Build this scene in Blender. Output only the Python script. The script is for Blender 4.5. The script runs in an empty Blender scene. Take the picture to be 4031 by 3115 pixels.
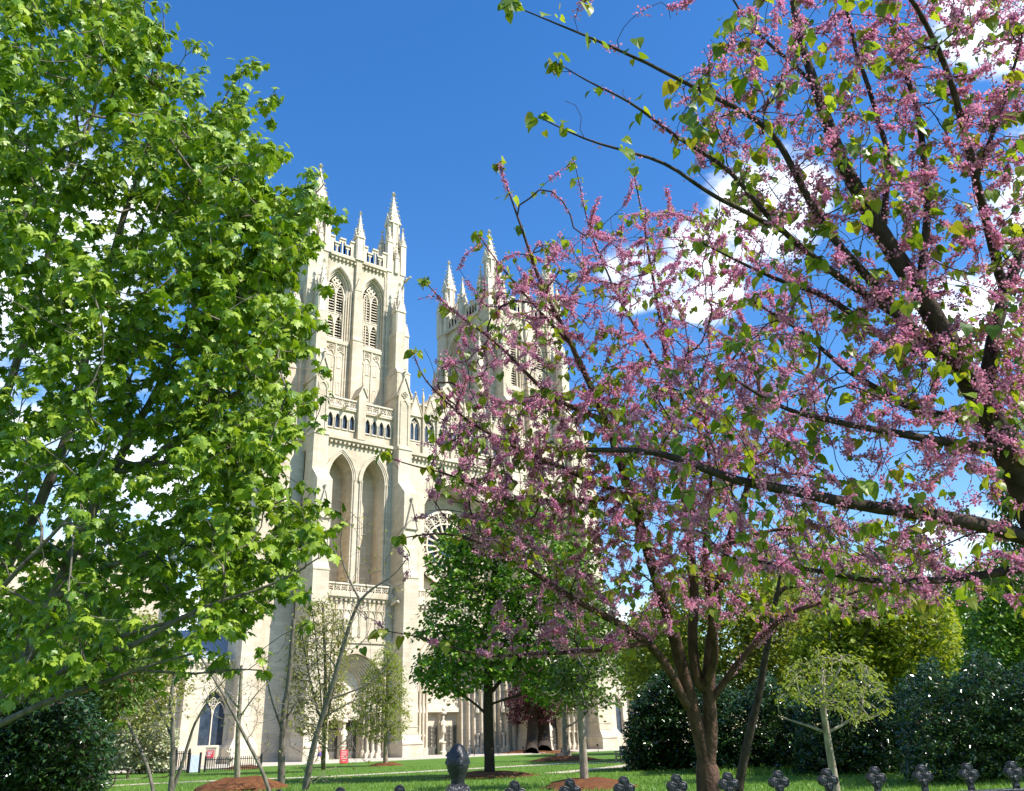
import bpy, math, random
import numpy as np
from mathutils import Vector, Matrix
S = bpy.context.scene
COL = S.collection
R_ = math.radians
# ------------------------------------------------------------------ camera
PITCH, ROLL, YAW = R_(21.92), R_(-1.652), R_(52.055)
CAM = np.array([-53.175, -75.0, 1.703])
_s, _c = math.sin(YAW), math.cos(YAW)
_cp, _sp = math.cos(PITCH), math.sin(PITCH)
_cr, _sr = math.cos(ROLL), math.sin(ROLL)
RT = np.array([_s, -_c, 0.0]); FH = np.array([_c, _s, 0.0]); UZ = np.array([0, 0, 1.0])
FW = FH*_cp + UZ*_sp; UP = -FH*_sp + UZ*_cp
cam_d = bpy.data.cameras.new('camera'); cam_d.sensor_width = 36.0; cam_d.lens = 29.74
cam_d.clip_start = 0.05; cam_d.clip_end = 6000
cam = bpy.data.objects.new('camera', cam_d); COL.objects.link(cam)
xc = RT*_cr + UP*_sr; yc = -RT*_sr + UP*_cr
cam.matrix_world = Matrix(((xc[0], yc[0], -FW[0], CAM[0]), (xc[1], yc[1], -FW[1], CAM[1]), (xc[2], yc[2], -FW[2], CAM[2]), (0, 0, 0, 1)))
S.camera = cam
# ------------------------------------------------------------------ light and exposure
SUN_EL, SUN_OFF = R_(46), R_(25)
SUN = np.array([math.sin(SUN_OFF)*math.cos(SUN_EL), -math.cos(SUN_OFF)*math.cos(SUN_EL), math.sin(SUN_EL)])
sl = bpy.data.lights.new('sun', 'SUN'); sl.energy = 4.6; sl.angle = R_(0.5); sl.color = (1.0, 0.955, 0.88)
so = bpy.data.objects.new('sun', sl); COL.objects.link(so)
so.rotation_euler = Vector(SUN).to_track_quat('Z', 'Y').to_euler()
S.view_settings.view_transform = 'Standard'; S.view_settings.look = 'None'
S.view_settings.exposure = 0.84; S.view_settings.gamma = 1
w = bpy.data.worlds.new('World'); S.world = w; w.use_nodes = True
nt = w.node_tree; nt.nodes.clear()
def N(nt, t, **k):
    n = nt.nodes.new(t)
    for a, b in k.items(): setattr(n, a, b)
    return n
def L(nt, a, b): nt.links.new(a, b)
sky = N(nt, 'ShaderNodeTexSky', sky_type='NISHITA'); sky.sun_disc = False
sky.sun_elevation = SUN_EL; sky.sun_rotation = math.atan2(SUN[0], SUN[1])
sky.altitude = 100; sky.air_density = 1.15; sky.dust_density = 0.3; sky.ozone_density = 3.0
hs = N(nt, 'ShaderNodeHueSaturation'); hs.inputs['Saturation'].default_value = 1.32; hs.inputs['Value'].default_value = 1.36; hs.inputs['Hue'].default_value = 0.507
L(nt, sky.outputs[0], hs.inputs['Color'])
tc = N(nt, 'ShaderNodeTexCoord')
def dirlobe(v, cos0, cos1):          # 0..1 bump round a sky direction
    d = N(nt, 'ShaderNodeVectorMath', operation='DOT_PRODUCT'); d.inputs[1].default_value = tuple(v)
    L(nt, tc.outputs['Generated'], d.inputs[0])
    m = N(nt, 'ShaderNodeMapRange', interpolation_type='SMOOTHSTEP'); m.inputs['From Min'].default_value = cos0; m.inputs['From Max'].default_value = cos1
    L(nt, d.outputs['Value'], m.inputs['Value']); return m.outputs[0]
K = 4031/2184
def ray(px, py):                     # view ray through a point of the 2184-wide photograph
    a, b = px*K-2015.5, py*K-1557.5
    x = _cr*a+_sr*b; y = -_sr*a+_cr*b
    return FW + RT*(x/3330) - UP*(y/3330)
def unit(v): return v/np.linalg.norm(v)
lobes = None
for px, py, r0, r1 in [(2130, 20, 6, 1), (1630, 450, 6, .5), (1500, 580, 5, 1), (1340, 590, 4, .5), (2060, 690, 4.5, .5), (1720, 420, 3, .5), (300, 1100, 8, 2), (40, 640, 8, 2), (330, 1200, 8, 2), (-250, 600, 18, 8), (1370, 1440, 7, 2), (2100, 1300, 9, 3), (2600, 500, 16, 6), (270, 470, 5, 1)]:
    o = dirlobe(unit(ray(px, py)), math.cos(R_(r0)), math.cos(R_(r1)))
    if lobes is None: lobes = o
    else:
        m = N(nt, 'ShaderNodeMath', operation='MAXIMUM'); L(nt, lobes, m.inputs[0]); L(nt, o, m.inputs[1]); lobes = m.outputs[0]
mp = N(nt, 'ShaderNodeMapping'); mp.inputs['Scale'].default_value = (1, 1, 1.9); L(nt, tc.outputs['Generated'], mp.inputs[0])
nz = N(nt, 'ShaderNodeTexNoise'); nz.inputs['Scale'].default_value = 9.0; nz.inputs['Detail'].default_value = 9; nz.inputs['Roughness'].default_value = 0.58
L(nt, mp.outputs[0], nz.inputs['Vector'])
ad = N(nt, 'ShaderNodeMath', operation='MULTIPLY_ADD'); L(nt, lobes, ad.inputs[0]); ad.inputs[1].default_value = 0.42; L(nt, nz.outputs[0], ad.inputs[2])
cm = N(nt, 'ShaderNodeMapRange', interpolation_type='SMOOTHSTEP'); cm.inputs['From Min'].default_value = 0.73; cm.inputs['From Max'].default_value = 1.03
L(nt, ad.outputs[0], cm.inputs['Value'])
mx = N(nt, 'ShaderNodeMix', data_type='RGBA'); L(nt, cm.outputs[0], mx.inputs[0]); L(nt, hs.outputs[0], mx.inputs[6]); mx.inputs[7].default_value = (10.2, 10.8, 11.6, 1)
bg = N(nt, 'ShaderNodeBackground'); bg.inputs['Strength'].default_value = 0.098; L(nt, mx.outputs[2], bg.inputs[0])
wo = N(nt, 'ShaderNodeOutputWorld'); L(nt, bg.outputs[0], wo.inputs[0])
# ------------------------------------------------------------------ helpers
rng = np.random.default_rng(7)
random.seed(7)
def at(px, py, depth):               # point on a view ray at a depth along the view axis
    return CAM + ray(px, py)*depth
def ground_at(px, py, z=0.0):
    d = ray(px, py); return CAM + d*((z-CAM[2])/d[2])
def tag(o, label=None, cat=None, group=None, kind=None):
    if label: o['label'] = label
    if cat: o['category'] = cat
    if group: o['group'] = group
    if kind: o['kind'] = kind
    return o
def empty(name, loc=(0, 0, 0), rz=0.0, parent=None):
    o = bpy.data.objects.new(name, None); COL.objects.link(o); o.location = tuple(loc); o.rotation_euler = (0, 0, rz); o.empty_display_size = 0.3
    if parent: o.parent = parent
    return o
def mesh_np(name, v, loops, sizes, mats, parent=None, smooth=False, midx=None, loc=(0, 0, 0)):
    me = bpy.data.meshes.new(name); v = np.asarray(v, np.float32).reshape(-1, 3); loops = np.asarray(loops, np.int32).ravel(); sizes = np.asarray(sizes, np.int32)
    me.vertices.add(len(v)); me.vertices.foreach_set('co', v.ravel())
    me.loops.add(len(loops)); me.loops.foreach_set('vertex_index', loops)
    me.polygons.add(len(sizes)); st = np.zeros(len(sizes), np.int32); st[1:] = np.cumsum(sizes)[:-1]
    me.polygons.foreach_set('loop_start', st); me.polygons.foreach_set('loop_total', sizes)
    me.polygons.foreach_set('use_smooth', np.full(len(sizes), bool(smooth)))
    if midx is not None: me.polygons.foreach_set('material_index', np.asarray(midx, np.int32))
    me.update(calc_edges=True)
    for m in (mats if isinstance(mats, (list, tuple)) else [mats]): me.materials.append(m)
    o = bpy.data.objects.new(name, me); COL.objects.link(o); o.location = tuple(loc)
    if parent: o.parent = parent
    return o
class MB:
    """collects simple solids, links them as one mesh object"""
    def __init__(s): s.v = []; s.f = []; s.n = 0
    def add(s, v, f):
        for a in f: s.f.append([i+s.n for i in a])
        s.v.extend([tuple(p) for p in v]); s.n += len(v); return s
    def box(s, x0, x1, y0, y1, z0, z1):
        return s.hexa([(x0, y0, z0), (x1, y0, z0), (x1, y1, z0), (x0, y1, z0), (x0, y0, z1), (x1, y0, z1), (x1, y1, z1), (x0, y1, z1)])
    def hexa(s, p): return s.add(p, [(3, 2, 1, 0), (4, 5, 6, 7), (0, 1, 5, 4), (1, 2, 6, 5), (2, 3, 7, 6), (3, 0, 4, 7)])
    def frustum(s, x0, x1, y0, y1, z0, X0, X1, Y0, Y1, z1):
        return s.hexa([(x0, y0, z0), (x1, y0, z0), (x1, y1, z0), (x0, y1, z0), (X0, Y0, z1), (X1, Y0, z1), (X1, Y1, z1), (X0, Y1, z1)])
    def pyramid(s, x, y, z0, h, z1):
        return s.add([(x-h, y-h, z0), (x+h, y-h, z0), (x+h, y+h, z0), (x-h, y+h, z0), (x, y, z1)], [(3, 2, 1, 0), (0, 1, 4), (1, 2, 4), (2, 3, 4), (3, 0, 4)])
    def diamond(s, x, y, z, r, rz=None):
        rz = rz or r
        return s.add([(x-r, y, z), (x, y-r, z), (x+r, y, z), (x, y+r, z), (x, y, z-rz), (x, y, z+rz)], [(0, 1, 5), (1, 2, 5), (2, 3, 5), (3, 0, 5), (1, 0, 4), (2, 1, 4), (3, 2, 4), (0, 3, 4)])
    def prism_y(s, poly, y0, y1):    # polygon in x,z pushed along y (poly counter-clockwise seen from -y)
        n = len(poly); v = [(x, y0, z) for x, z in poly]+[(x, y1, z) for x, z in poly]
        return s.add(v, [tuple(range(n)), tuple(range(2*n-1, n-1, -1))]+[(i, i+n, (i+1) % n+n, (i+1) % n) for i in range(n)])
    def prism_x(s, poly, x0, x1):    # polygon in y,z
        n = len(poly); v = [(x0, y, z) for y, z in poly]+[(x1, y, z) for y, z in poly]
        return s.add(v, [tuple(range(n)), tuple(range(2*n-1, n-1, -1))]+[(i, i+n, (i+1) % n+n, (i+1) % n) for i in range(n)])
    def prism_z(s, poly, z0, z1, taper=1.0):
        n = len(poly); cx = sum(p[0] for p in poly)/n; cy = sum(p[1] for p in poly)/n
        v = [(x, y, z0) for x, y in poly]+[(cx+(x-cx)*taper, cy+(y-cy)*taper, z1) for x, y in poly]
        return s.add(v, [tuple(range(n-1, -1, -1)), tuple(range(n, 2*n))]+[(i, (i+1) % n, (i+1) % n+n, i+n) for i in range(n)])
    def lathe(s, x, y, prof, n=10, caps=True):
        v = []
        for r, z in prof:
            for k in range(n): a = 2*math.pi*k/n; v.append((x+r*math.cos(a), y+r*math.sin(a), z))
        f = []
        for j in range(len(prof)-1):
            for k in range(n): f.append((j*n+k, j*n+(k+1) % n, (j+1)*n+(k+1) % n, (j+1)*n+k))
        if caps: f.append(tuple(range(n-1, -1, -1))); f.append(tuple(range((len(prof)-1)*n, len(prof)*n)))
        return s.add(v, f)
    def arch_strip(s, inner, outer, y0, y1):   # ring between two polylines in x,z, extruded in y
        for i in range(len(inner)-1):
            a, b = inner[i], inner[i+1]; c, d = outer[i+1], outer[i]
            s.hexa([(a[0], y0, a[1]), (b[0], y0, b[1]), (b[0], y1, b[1]), (a[0], y1, a[1]), (d[0], y0, d[1]), (c[0], y0, c[1]), (c[0], y1, c[1]), (d[0], y1, d[1])])
        return s
    def build(s, name, mat, parent=None, smooth=False, loc=(0, 0, 0), bevel=0):
        o = mesh_np(name, np.array(s.v), [i for f in s.f for i in f], [len(f) for f in s.f], mat, parent, smooth, None, loc)
        if bevel: b = o.modifiers.new('bevel', 'BEVEL'); b.width = bevel; b.segments = 2; b.limit_method = 'ANGLE'
        return o
def arch_pts(cx, h, zs, rise, n=8):  # pointed arch from left spring over the apex to the right spring
    e = (rise*rise-h*h)/(2*h)        # centre offset beyond the far side
    r = h+e; a1 = math.atan2(rise, e); out = []
    for i in range(n+1):
        a = a1*i/n; out.append((cx+e-r*math.cos(a), zs+r*math.sin(a)))
    return out+[(2*cx-x, z) for x, z in reversed(out[:-1])]
def arch_wall(mb, x0, x1, z0, z1, y0, y1, ops):
    """wall slab with pointed openings (cx, half, sill, spring, rise)"""
    ops = sorted(ops); x = x0
    for cx, h, zb, zs, rise in ops:
        if cx-h > x+1e-4: mb.box(x, cx-h, y0, y1, z0, z1)
        if zb > z0+1e-4: mb.box(cx-h, cx+h, y0, y1, z0, zb)
        p = arch_pts(cx, h, zs, rise); mb.arch_strip(p, [(a, z1) for a, b in p], y0, y1); x = cx+h
    if x1 > x+1e-4: mb.box(x, x1, y0, y1, z0, z1)
def arch_ring(mb, cx, h, t, zb, zs, rise, y0, y1, n=8):   # jambs and arch of a moulding of width t
    p = arch_pts(cx, h, zs, rise, n); q = arch_pts(cx, h+t, zs, rise+t*1.15, n)
    if zb < zs: p = [(cx-h, zb)]+p+[(cx+h, zb)]; q = [(cx-h-t, zb)]+q+[(cx+h+t, zb)]
    mb.arch_strip(p, q, y0, y1)
def tube_pts(mb, pts, r, n=6):
    pts = [np.array(p, float) for p in pts]; rs = r if hasattr(r, '__len__') else [r]*len(pts); v = []
    for i, p in enumerate(pts):
        t = pts[min(i+1, len(pts)-1)]-pts[max(i-1, 0)]; t /= np.linalg.norm(t)
        a = np.cross(t, [0, 0, 1.0] if abs(t[2]) < .9 else [1.0, 0, 0]); a /= np.linalg.norm(a); b = np.cross(t, a)
        for k in range(n): g = 2*math.pi*k/n; v.append(p+rs[i]*(a*math.cos(g)+b*math.sin(g)))
    f = [tuple(range(n)), tuple(range(len(v)-1, len(v)-1-n, -1))]
    for j in range(len(pts)-1):
        for k in range(n): f.append((j*n+k, (j+1)*n+k, (j+1)*n+(k+1) % n, j*n+(k+1) % n))
    mb.add(v, f)
def copy_tree(o, parent=None):
    c = o.copy(); COL.objects.link(c)
    if parent is not None: c.parent = parent
    for ch in o.children: copy_tree(ch, c)
    return c
# ------------------------------------------------------------------ materials
def mat(name, col, rough=0.8, spec=0.3, var=0.0, scale=3.0, bump=0.0, bscale=20.0, metal=0.0, col2=None, detail=6):
    m = bpy.data.materials.new(name); m.use_nodes = True; t = m.node_tree; b = t.nodes['Principled BSDF']
    b.inputs['Base Color'].default_value = (*col, 1); b.inputs['Roughness'].default_value = rough
    b.inputs['Specular IOR Level'].default_value = spec; b.inputs['Metallic'].default_value = metal
    c = N(t, 'ShaderNodeTexCoord')
    if var or col2:
        z = N(t, 'ShaderNodeTexNoise'); z.inputs['Scale'].default_value = scale; z.inputs['Detail'].default_value = detail; z.inputs['Roughness'].default_value = .65
        L(t, c.outputs['Object'], z.inputs['Vector'])
        r = N(t, 'ShaderNodeValToRGB'); r.color_ramp.elements[0].position = .3; r.color_ramp.elements[1].position = .7
        lo = col2 or tuple(x*(1-var) for x in col); hi = col if col2 else tuple(min(1, x*(1+var)) for x in col)
        r.color_ramp.elements[0].color = (*lo, 1); r.color_ramp.elements[1].color = (*hi, 1)
        L(t, z.outputs[0], r.inputs[0]); L(t, r.outputs[0], b.inputs['Base Color'])
    if bump:
        z2 = N(t, 'ShaderNodeTexNoise'); z2.inputs['Scale'].default_value = bscale; z2.inputs['Detail'].default_value = 5
        L(t, c.outputs['Object'], z2.inputs['Vector']); bp = N(t, 'ShaderNodeBump'); bp.inputs['Strength'].default_value = bump; bp.inputs['Distance'].default_value = .02
        L(t, z2.outputs[0], bp.inputs['Height']); L(t, bp.outputs[0], b.inputs['Normal'])
    return m
def stone(name, col, blk=0.10):      # coursed ashlar with weathering streaks
    m = bpy.data.materials.new(name); m.use_nodes = True; t = m.node_tree; b = t.nodes['Principled BSDF']; b.inputs['Roughness'].default_value = .88; b.inputs['Specular IOR Level'].default_value = .2
    g = N(t, 'ShaderNodeNewGeometry'); sx = N(t, 'ShaderNodeSeparateXYZ'); L(t, g.outputs['Position'], sx.inputs[0])
    ad = N(t, 'ShaderNodeMath', operation='ADD'); L(t, sx.outputs[0], ad.inputs[0]); L(t, sx.outputs[1], ad.inputs[1])
    cb = N(t, 'ShaderNodeCombineXYZ'); L(t, ad.outputs[0], cb.inputs[0]); L(t, sx.outputs[2], cb.inputs[1])
    br = N(t, 'ShaderNodeTexBrick'); L(t, cb.outputs[0], br.inputs['Vector']); br.inputs['Scale'].default_value = 1
    br.inputs['Brick Width'].default_value = .95; br.inputs['Row Height'].default_value = .42; br.inputs['Mortar Size'].default_value = .012; br.inputs['Bias'].default_value = 0.0
    br.inputs['Color1'].default_value = (*[x*(1-blk) for x in col], 1); br.inputs['Color2'].default_value = (*[min(1, x*(1+blk)) for x in col], 1); br.inputs['Mortar'].default_value = (*[x*.8 for x in col], 1)
    nz = N(t, 'ShaderNodeTexNoise'); nz.inputs['Scale'].default_value = .55; nz.inputs['Detail'].default_value = 8
    mpg = N(t, 'ShaderNodeMapping'); mpg.inputs['Scale'].default_value = (1, 1, .25); L(t, g.outputs['Position'], mpg.inputs[0]); L(t, mpg.outputs[0], nz.inputs['Vector'])
    rr = N(t, 'ShaderNodeValToRGB'); rr.color_ramp.elements[0].position = .3; rr.color_ramp.elements[1].position = .62
    rr.color_ramp.elements[0].color = (.80, .76, .70, 1); rr.color_ramp.elements[1].color = (1, 1, 1, 1); L(t, nz.outputs[0], rr.inputs[0])
    mu = N(t, 'ShaderNodeMix', data_type='RGBA', blend_type='MULTIPLY'); mu.inputs[0].default_value = 1; L(t, br.outputs[0], mu.inputs[6]); L(t, rr.outputs[0], mu.inputs[7])
    L(t, mu.outputs[2], b.inputs['Base Color'])
    n2 = N(t, 'ShaderNodeTexNoise'); n2.inputs['Scale'].default_value = 3; n2.inputs['Detail'].default_value = 6; L(t, g.outputs['Position'], n2.inputs['Vector'])
    bp = N(t, 'ShaderNodeBump'); bp.inputs['Strength'].default_value = .25; bp.inputs['Distance'].default_value = .05; L(t, n2.outputs[0], bp.inputs['Height']); L(t, bp.outputs[0], b.inputs['Normal'])
    return m
def leaf_mat(name, cols, trans=0.45, tcol=None, rough=0.45, spec=0.35):
    """leaf: colour varies leaf by leaf, light shines through"""
    m = bpy.data.materials.new(name); m.use_nodes = True; t = m.node_tree; b = t.nodes['Principled BSDF']
    g = N(t, 'ShaderNodeNewGeometry'); r = N(t, 'ShaderNodeValToRGB'); r.color_ramp.interpolation = 'LINEAR'
    e = r.color_ramp.elements; e[0].color = (*cols[0], 1); e[1].color = (*cols[-1], 1)
    for i, c in enumerate(cols[1:-1]): q = e.new((i+1)/(len(cols)-1)); q.color = (*c, 1)
    L(t, g.outputs['Random Per Island'], r.inputs[0]); L(t, r.outputs[0], b.inputs['Base Color'])
    b.inputs['Roughness'].default_value = rough; b.inputs['Specular IOR Level'].default_value = spec
    tr = N(t, 'ShaderNodeBsdfTranslucent'); mu = N(t, 'ShaderNodeMix', data_type='RGBA', blend_type='MULTIPLY'); mu.inputs[0].default_value = 1
    L(t, r.outputs[0], mu.inputs[6]); mu.inputs[7].default_value = (*(tcol or (1.6, 1.5, .6)), 1); L(t, mu.outputs[2], tr.inputs[0])
    ms = N(t, 'ShaderNodeMixShader'); ms.inputs[0].default_value = trans; L(t, b.outputs[0], ms.inputs[1]); L(t, tr.outputs[0], ms.inputs[2])
    L(t, ms.outputs[0], t.nodes['Material Output'].inputs[0]); return m
M_ST = stone('limestone', (.585, .51, .395)); M_TR = mat('carved_limestone', (.62, .545, .43), .85, .2, .12, 1.5, .2, 6)
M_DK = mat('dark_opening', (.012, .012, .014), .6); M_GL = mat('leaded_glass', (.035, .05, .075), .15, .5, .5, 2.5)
M_BR = mat('bronze_door', (.03, .026, .022), .4, .4, .3, 8); M_GR = mat('bronze_grille', (.13, .12, .1), .5, .4, .4, 9)
M_LD = mat('lead_roof', (.34, .38, .43), .5, .4, .1, 1.0); M_IR = mat('painted_iron', (.010, .011, .015), .36, .45, .5, 14, .35, 90)
# ------------------------------------------------------------------ cathedral
CAT = empty('cathedral', (0, 0, 0))
tag(CAT, 'pale limestone gothic cathedral with twin pinnacled towers and three deep portals', 'cathedral')
TX = 12.88; PB = 7.86
def quatre(mb, cx, cz, r, y0, y1):   # four small rings pierced through a panel: the bars between them
    for dx, dz in ((.5, 0), (-.5, 0), (0, .5), (0, -.5)):
        p = [(cx+dx*r+.52*r*math.cos(a), cz+dz*r+.52*r*math.sin(a)) for a in np.linspace(0, 2*math.pi, 9)]
        q = [(cx+dx*r+.36*r*math.cos(a), cz+dz*r+.36*r*math.sin(a)) for a in np.linspace(0, 2*math.pi, 9)]
        mb.arch_strip(q, p, y0, y1)
def crocket_spire(mb, x, y, z0, h, z1, fin=.2, step=.75, cr=.13):
    mb.pyramid(x, y, z0, h, z1-fin*1.5)
    k = max(2, int((z1-z0)/step))
    for i in range(k):
        t = (i+.35)/k; hh = h*(1-t)
        for sx, sy in ((1, 1), (1, -1), (-1, 1), (-1, -1)):
            mb.diamond(x+sx*(hh+cr*.4), y+sy*(hh+cr*.4), z0+(z1-z0)*t, cr*(1.15-.5*t))
    mb.box(x-.05, x+.05, y-.05, y+.05, z1-fin*2.4, z1-fin*.3)
    mb.diamond(x, y, z1-fin*1.7, fin*1.15, fin*.5); mb.diamond(x, y, z1-fin*.7, fin*.8, fin*.7)
def gablet(mb, x, y, z, h, ht, d=.12):  # small steep gable on each of four faces of a shaft of half width h
    for (ax, ay) in ((0, -1), (0, 1), (1, 0), (-1, 0)):
        poly = [(-h*1.08, z), (h*1.08, z), (0, z+ht)]
        if ax == 0:
            y0 = y+ay*h; mb.prism_y([(x+a, b) for a, b in poly], min(y0, y0+ay*d), max(y0, y0+ay*d))
        else:
            x0 = x+ax*h; mb.prism_x([(y+a, b) for a, b in poly], min(x0, x0+ax*d), max(x0, x0+ax*d))
        mb.diamond(x+ax*(h+d*.5), y+ay*(h+d*.5), z+ht+.1, .1, .16)
        for k in (.25, .5, .75):
            for sg in (1, -1):
                o = sg*h*1.1*(1-k); zz = z+ht*k
                mb.diamond(x+(o if ax == 0 else ax*(h+d*.5)), y+(o if ay == 0 else ay*(h+d*.5)), zz, .075)
def pinnacle_mb(h, z0, zs, z1, gab=1.2):
    m = MB(); m.box(-h, h, -h, h, z0, zs)
    m.box(-h-.07, h+.07, -h-.07, h+.07, z0, z0+.18)
    for k in (-1, 1):                 # sunk panel edges on the shaft
        for j in (-1, 1): m.box(k*h*.82-.05, k*h*.82+.05, j*(h+.03)-.03, j*(h+.03)+.03, z0+.3, zs-.1); m.box(k*(h+.03)-.03, k*(h+.03)+.03, j*h*.82-.05, j*h*.82+.05, z0+.3, zs-.1)
    gablet(m, 0, 0, zs-.15, h, gab); crocket_spire(m, 0, 0, zs+.1, h*.85, z1)
    return m
def turret_mb():                      # corner turret of the belfry: tall core with four attached pinnacles
    m = MB(); oc = lambda r: [(r*math.cos(R_(22.5+45*k)), r*math.sin(R_(22.5+45*k))) for k in range(8)]
    m.prism_z(oc(1.3), 55.4, 57.2); m.prism_z(oc(.8), 57.2, 63.6)
    for k in range(8):
        a = R_(22.5+45*k); m.box(.83*math.cos(a)-.07, .83*math.cos(a)+.07, .83*math.sin(a)-.07, .83*math.sin(a)+.07, 57.2, 63.7)
    gablet(m, 0, 0, 63.0, .74, 1.5); crocket_spire(m, 0, 0, 63.6, .62, 68.3, .3, .62, .17)
    for sx in (-1, 1):
        for sy in (-1, 1):
            x, y = sx*.95, sy*.95
            m.box(x-.36, x+.36, y-.36, y+.36, 55.4, 59.7); gablet(m, x, y, 59.6, .36, .9, .08); crocket_spire(m, x, y, 59.7, .3, 62.6, .17, .5, .12)
    for sx, sy in ((0, -1), (0, 1), (1, 0), (-1, 0)):
        x, y = sx*1.22, sy*1.22
        m.box(x-.26, x+.26, y-.26, y+.26, 55.4, 57.6); gablet(m, x, y, 57.5, .26, .7, .07); crocket_spire(m, x, y, 57.6, .22, 60.0, .14, .45, .1)
    return m
def louvre_window(parent, x, y, face=0):
    """two-light belfry opening, face 0 looks to -y, 1 to -x; local frame built towards -y"""
    e = None; fr = MB(); H = 1.06; zb, zs, rise = 44.6, 51.0, 2.3
    for i, t in enumerate((.16, .2, .22)): arch_ring(fr, 0, H+.1+i*.2, t, zb, zs, rise+.1+i*.23, .62-.3*i, .95-.3*i if i < 2 else .25)
    arch_ring(fr, 0, H+.68, .16, zs-.1, zs, rise+.78, -.16, .06)
    fr.box(-H-.75, H+.75, -.1, .9, zb-.28, zb); fr.box(-.075, .075, .6, .9, zb, zs+.5); fr.box(-H-.1, -H+.06, .6, .95, zb, zs); fr.box(H-.06, H+.1, .6, .95, zb, zs)
    for z0 in (48.0,): fr.box(-H, H, .58, .9, z0, z0+.16)
    for sx in (-.53, .53):
        for zz in (47.0, 51.0): arch_ring(fr, sx, .36, .12, zz-.2, zz, .85, .6, .86, 5); [fr.diamond(sx+q*.22, .72, zz+.3, .14) for q in (-1, 1)]
        arch_wall(fr, sx-.53, sx+.53, 46.9, 48.02, .64, .84, [(sx, .42, 46.9, 47.0, .9)])
    for dx, dz in ((.26, 0), (-.26, 0), (0, .26), (0, -.26)):
        p = [(dx+.3*math.cos(a), 52.45+dz+.3*math.sin(a)) for a in np.linspace(0, 6.2832, 9)]; q = [(dx+.19*math.cos(a), 52.45+dz+.19*math.sin(a)) for a in np.linspace(0, 6.2832, 9)]
        fr.arch_strip(q, p, .62, .84)
    for sg in (-1, 1): fr.arch_strip([(0, 51.7), (sg*.5, 52.4), (0, 53.1)], [(0, 51.55), (sg*.66, 52.4), (0, 53.3)], .6, .86)
    o = fr.build('louvred_window', M_TR, parent, loc=(x, y, 0))
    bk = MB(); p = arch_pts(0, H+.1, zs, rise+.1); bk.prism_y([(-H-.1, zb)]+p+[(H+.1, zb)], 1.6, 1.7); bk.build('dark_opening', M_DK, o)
    for sx in (-.53, .53):
        lo = MB(); z = zb+.15
        while z < 52.3:
            if not 47.4 < z < 48.3: lo.hexa([(sx-.42, .72, z), (sx+.42, .72, z), (sx+.42, 1.15, z+.26), (sx-.42, 1.15, z+.26), (sx-.42, .72, z+.1), (sx+.42, .72, z+.1), (sx+.42, 1.15, z+.36), (sx-.42, 1.15, z+.36)])
            z += .36
        lo.build('louvre', M_TR, o)
    if face: o.rotation_euler = (0, 0, -math.pi/2)
    return o
def lancet(parent, x, y, z0, z1, h, name='slit_window', mat_=None, frame=.09):
    fr = MB(); fr.box(-h-frame, -h, -.03, .3, z0, z1); fr.box(h, h+frame, -.03, .3, z0, z1); fr.box(-h-frame, h+frame, -.05, .3, z0-.1, z0); fr.box(-h-frame, h+frame, -.03, .3, z1, z1+.1)
    o = fr.build(name, M_TR, parent, loc=(x, y, 0)); p = MB(); p.box(-h, h, .14, .2, z0, z1)
    for k in range(1, int((z1-z0)/.35)): p.box(-h, h, .125, .14, z0+.35*k-.012, z0+.35*k+.012)
    p.build('pane', mat_ or M_GL, o); return o
def arched_window(parent, x, y, z0, zs, rise, h, name='arcade_window', lights=1, t=.1):
    fr = MB(); arch_ring(fr, 0, h, t, z0, zs, rise, -.1, .3); fr.box(-h-t, h+t, -.14, .3, z0-.12, z0)
    for sg in (-1, 1): fr.lathe(sg*(h+t*.6), -.12, [(.07, z0), (.05, z0+.1), (.05, zs-.1), (.09, zs)], 6)
    if lights == 2:
        fr.box(-.05, .05, .1, .24, z0, zs+.35*rise)
        for sx in (-h/2, h/2): arch_ring(fr, sx, h/2-.1, .08, zs-.1, zs, rise*.45, .08, .24, 5)
        quatre(fr, 0, zs+rise*.48, h*.34, .1, .22)
    o = fr.build(name, M_TR, parent, loc=(x, y, 0)); p = MB(); q = arch_pts(0, h, zs, rise); p.prism_y([(-h, z0)]+q+[(h, z0)], .2, .27); g = p.build('pane', M_GL, o)
    return o
def balustrade(parent, x0, x1, y, z0, z1, name='balustrade', n=None):
    m = MB(); hh = z1-z0; m.box(x0, x1, y-.14, y+.16, z0, z0+.16*hh); m.box(x0, x1, y-.18, y+.2, z1-.16*hh, z1); n = n or max(2, int((x1-x0)/(hh*.8))); w_ = (x1-x0)/n
    for i in range(n): quatre(m, x0+(i+.5)*w_, (z0+z1)/2, min(w_, hh*.7)*.5, y-.06, y+.08)
    for i in range(n+1): m.box(x0+i*w_-.05, x0+i*w_+.05, y-.09, y+.11, z0, z1)
    m.box(x0, x1, y+.09, y+.13, z0, z1) if name == 'blind_balustrade' else None
    return m.build(name, M_TR, parent)
def cornice(mb, x0, x1, y, z, d=.3, h=.5):   # string with dentils, front at y-d
    mb.box(x0, x1, y-d, y, z+h*.55, z+h); mb.box(x0, x1, y-d*.55, y-.002, z+h*.3, z+h*.55)
    n = int((x1-x0)/.5)
    for i in range(n): a = x0+(i+.3)*(x1-x0)/n; mb.box(a, a+.24, y-d*.75, y-.003, z, z+h*.3)
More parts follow.
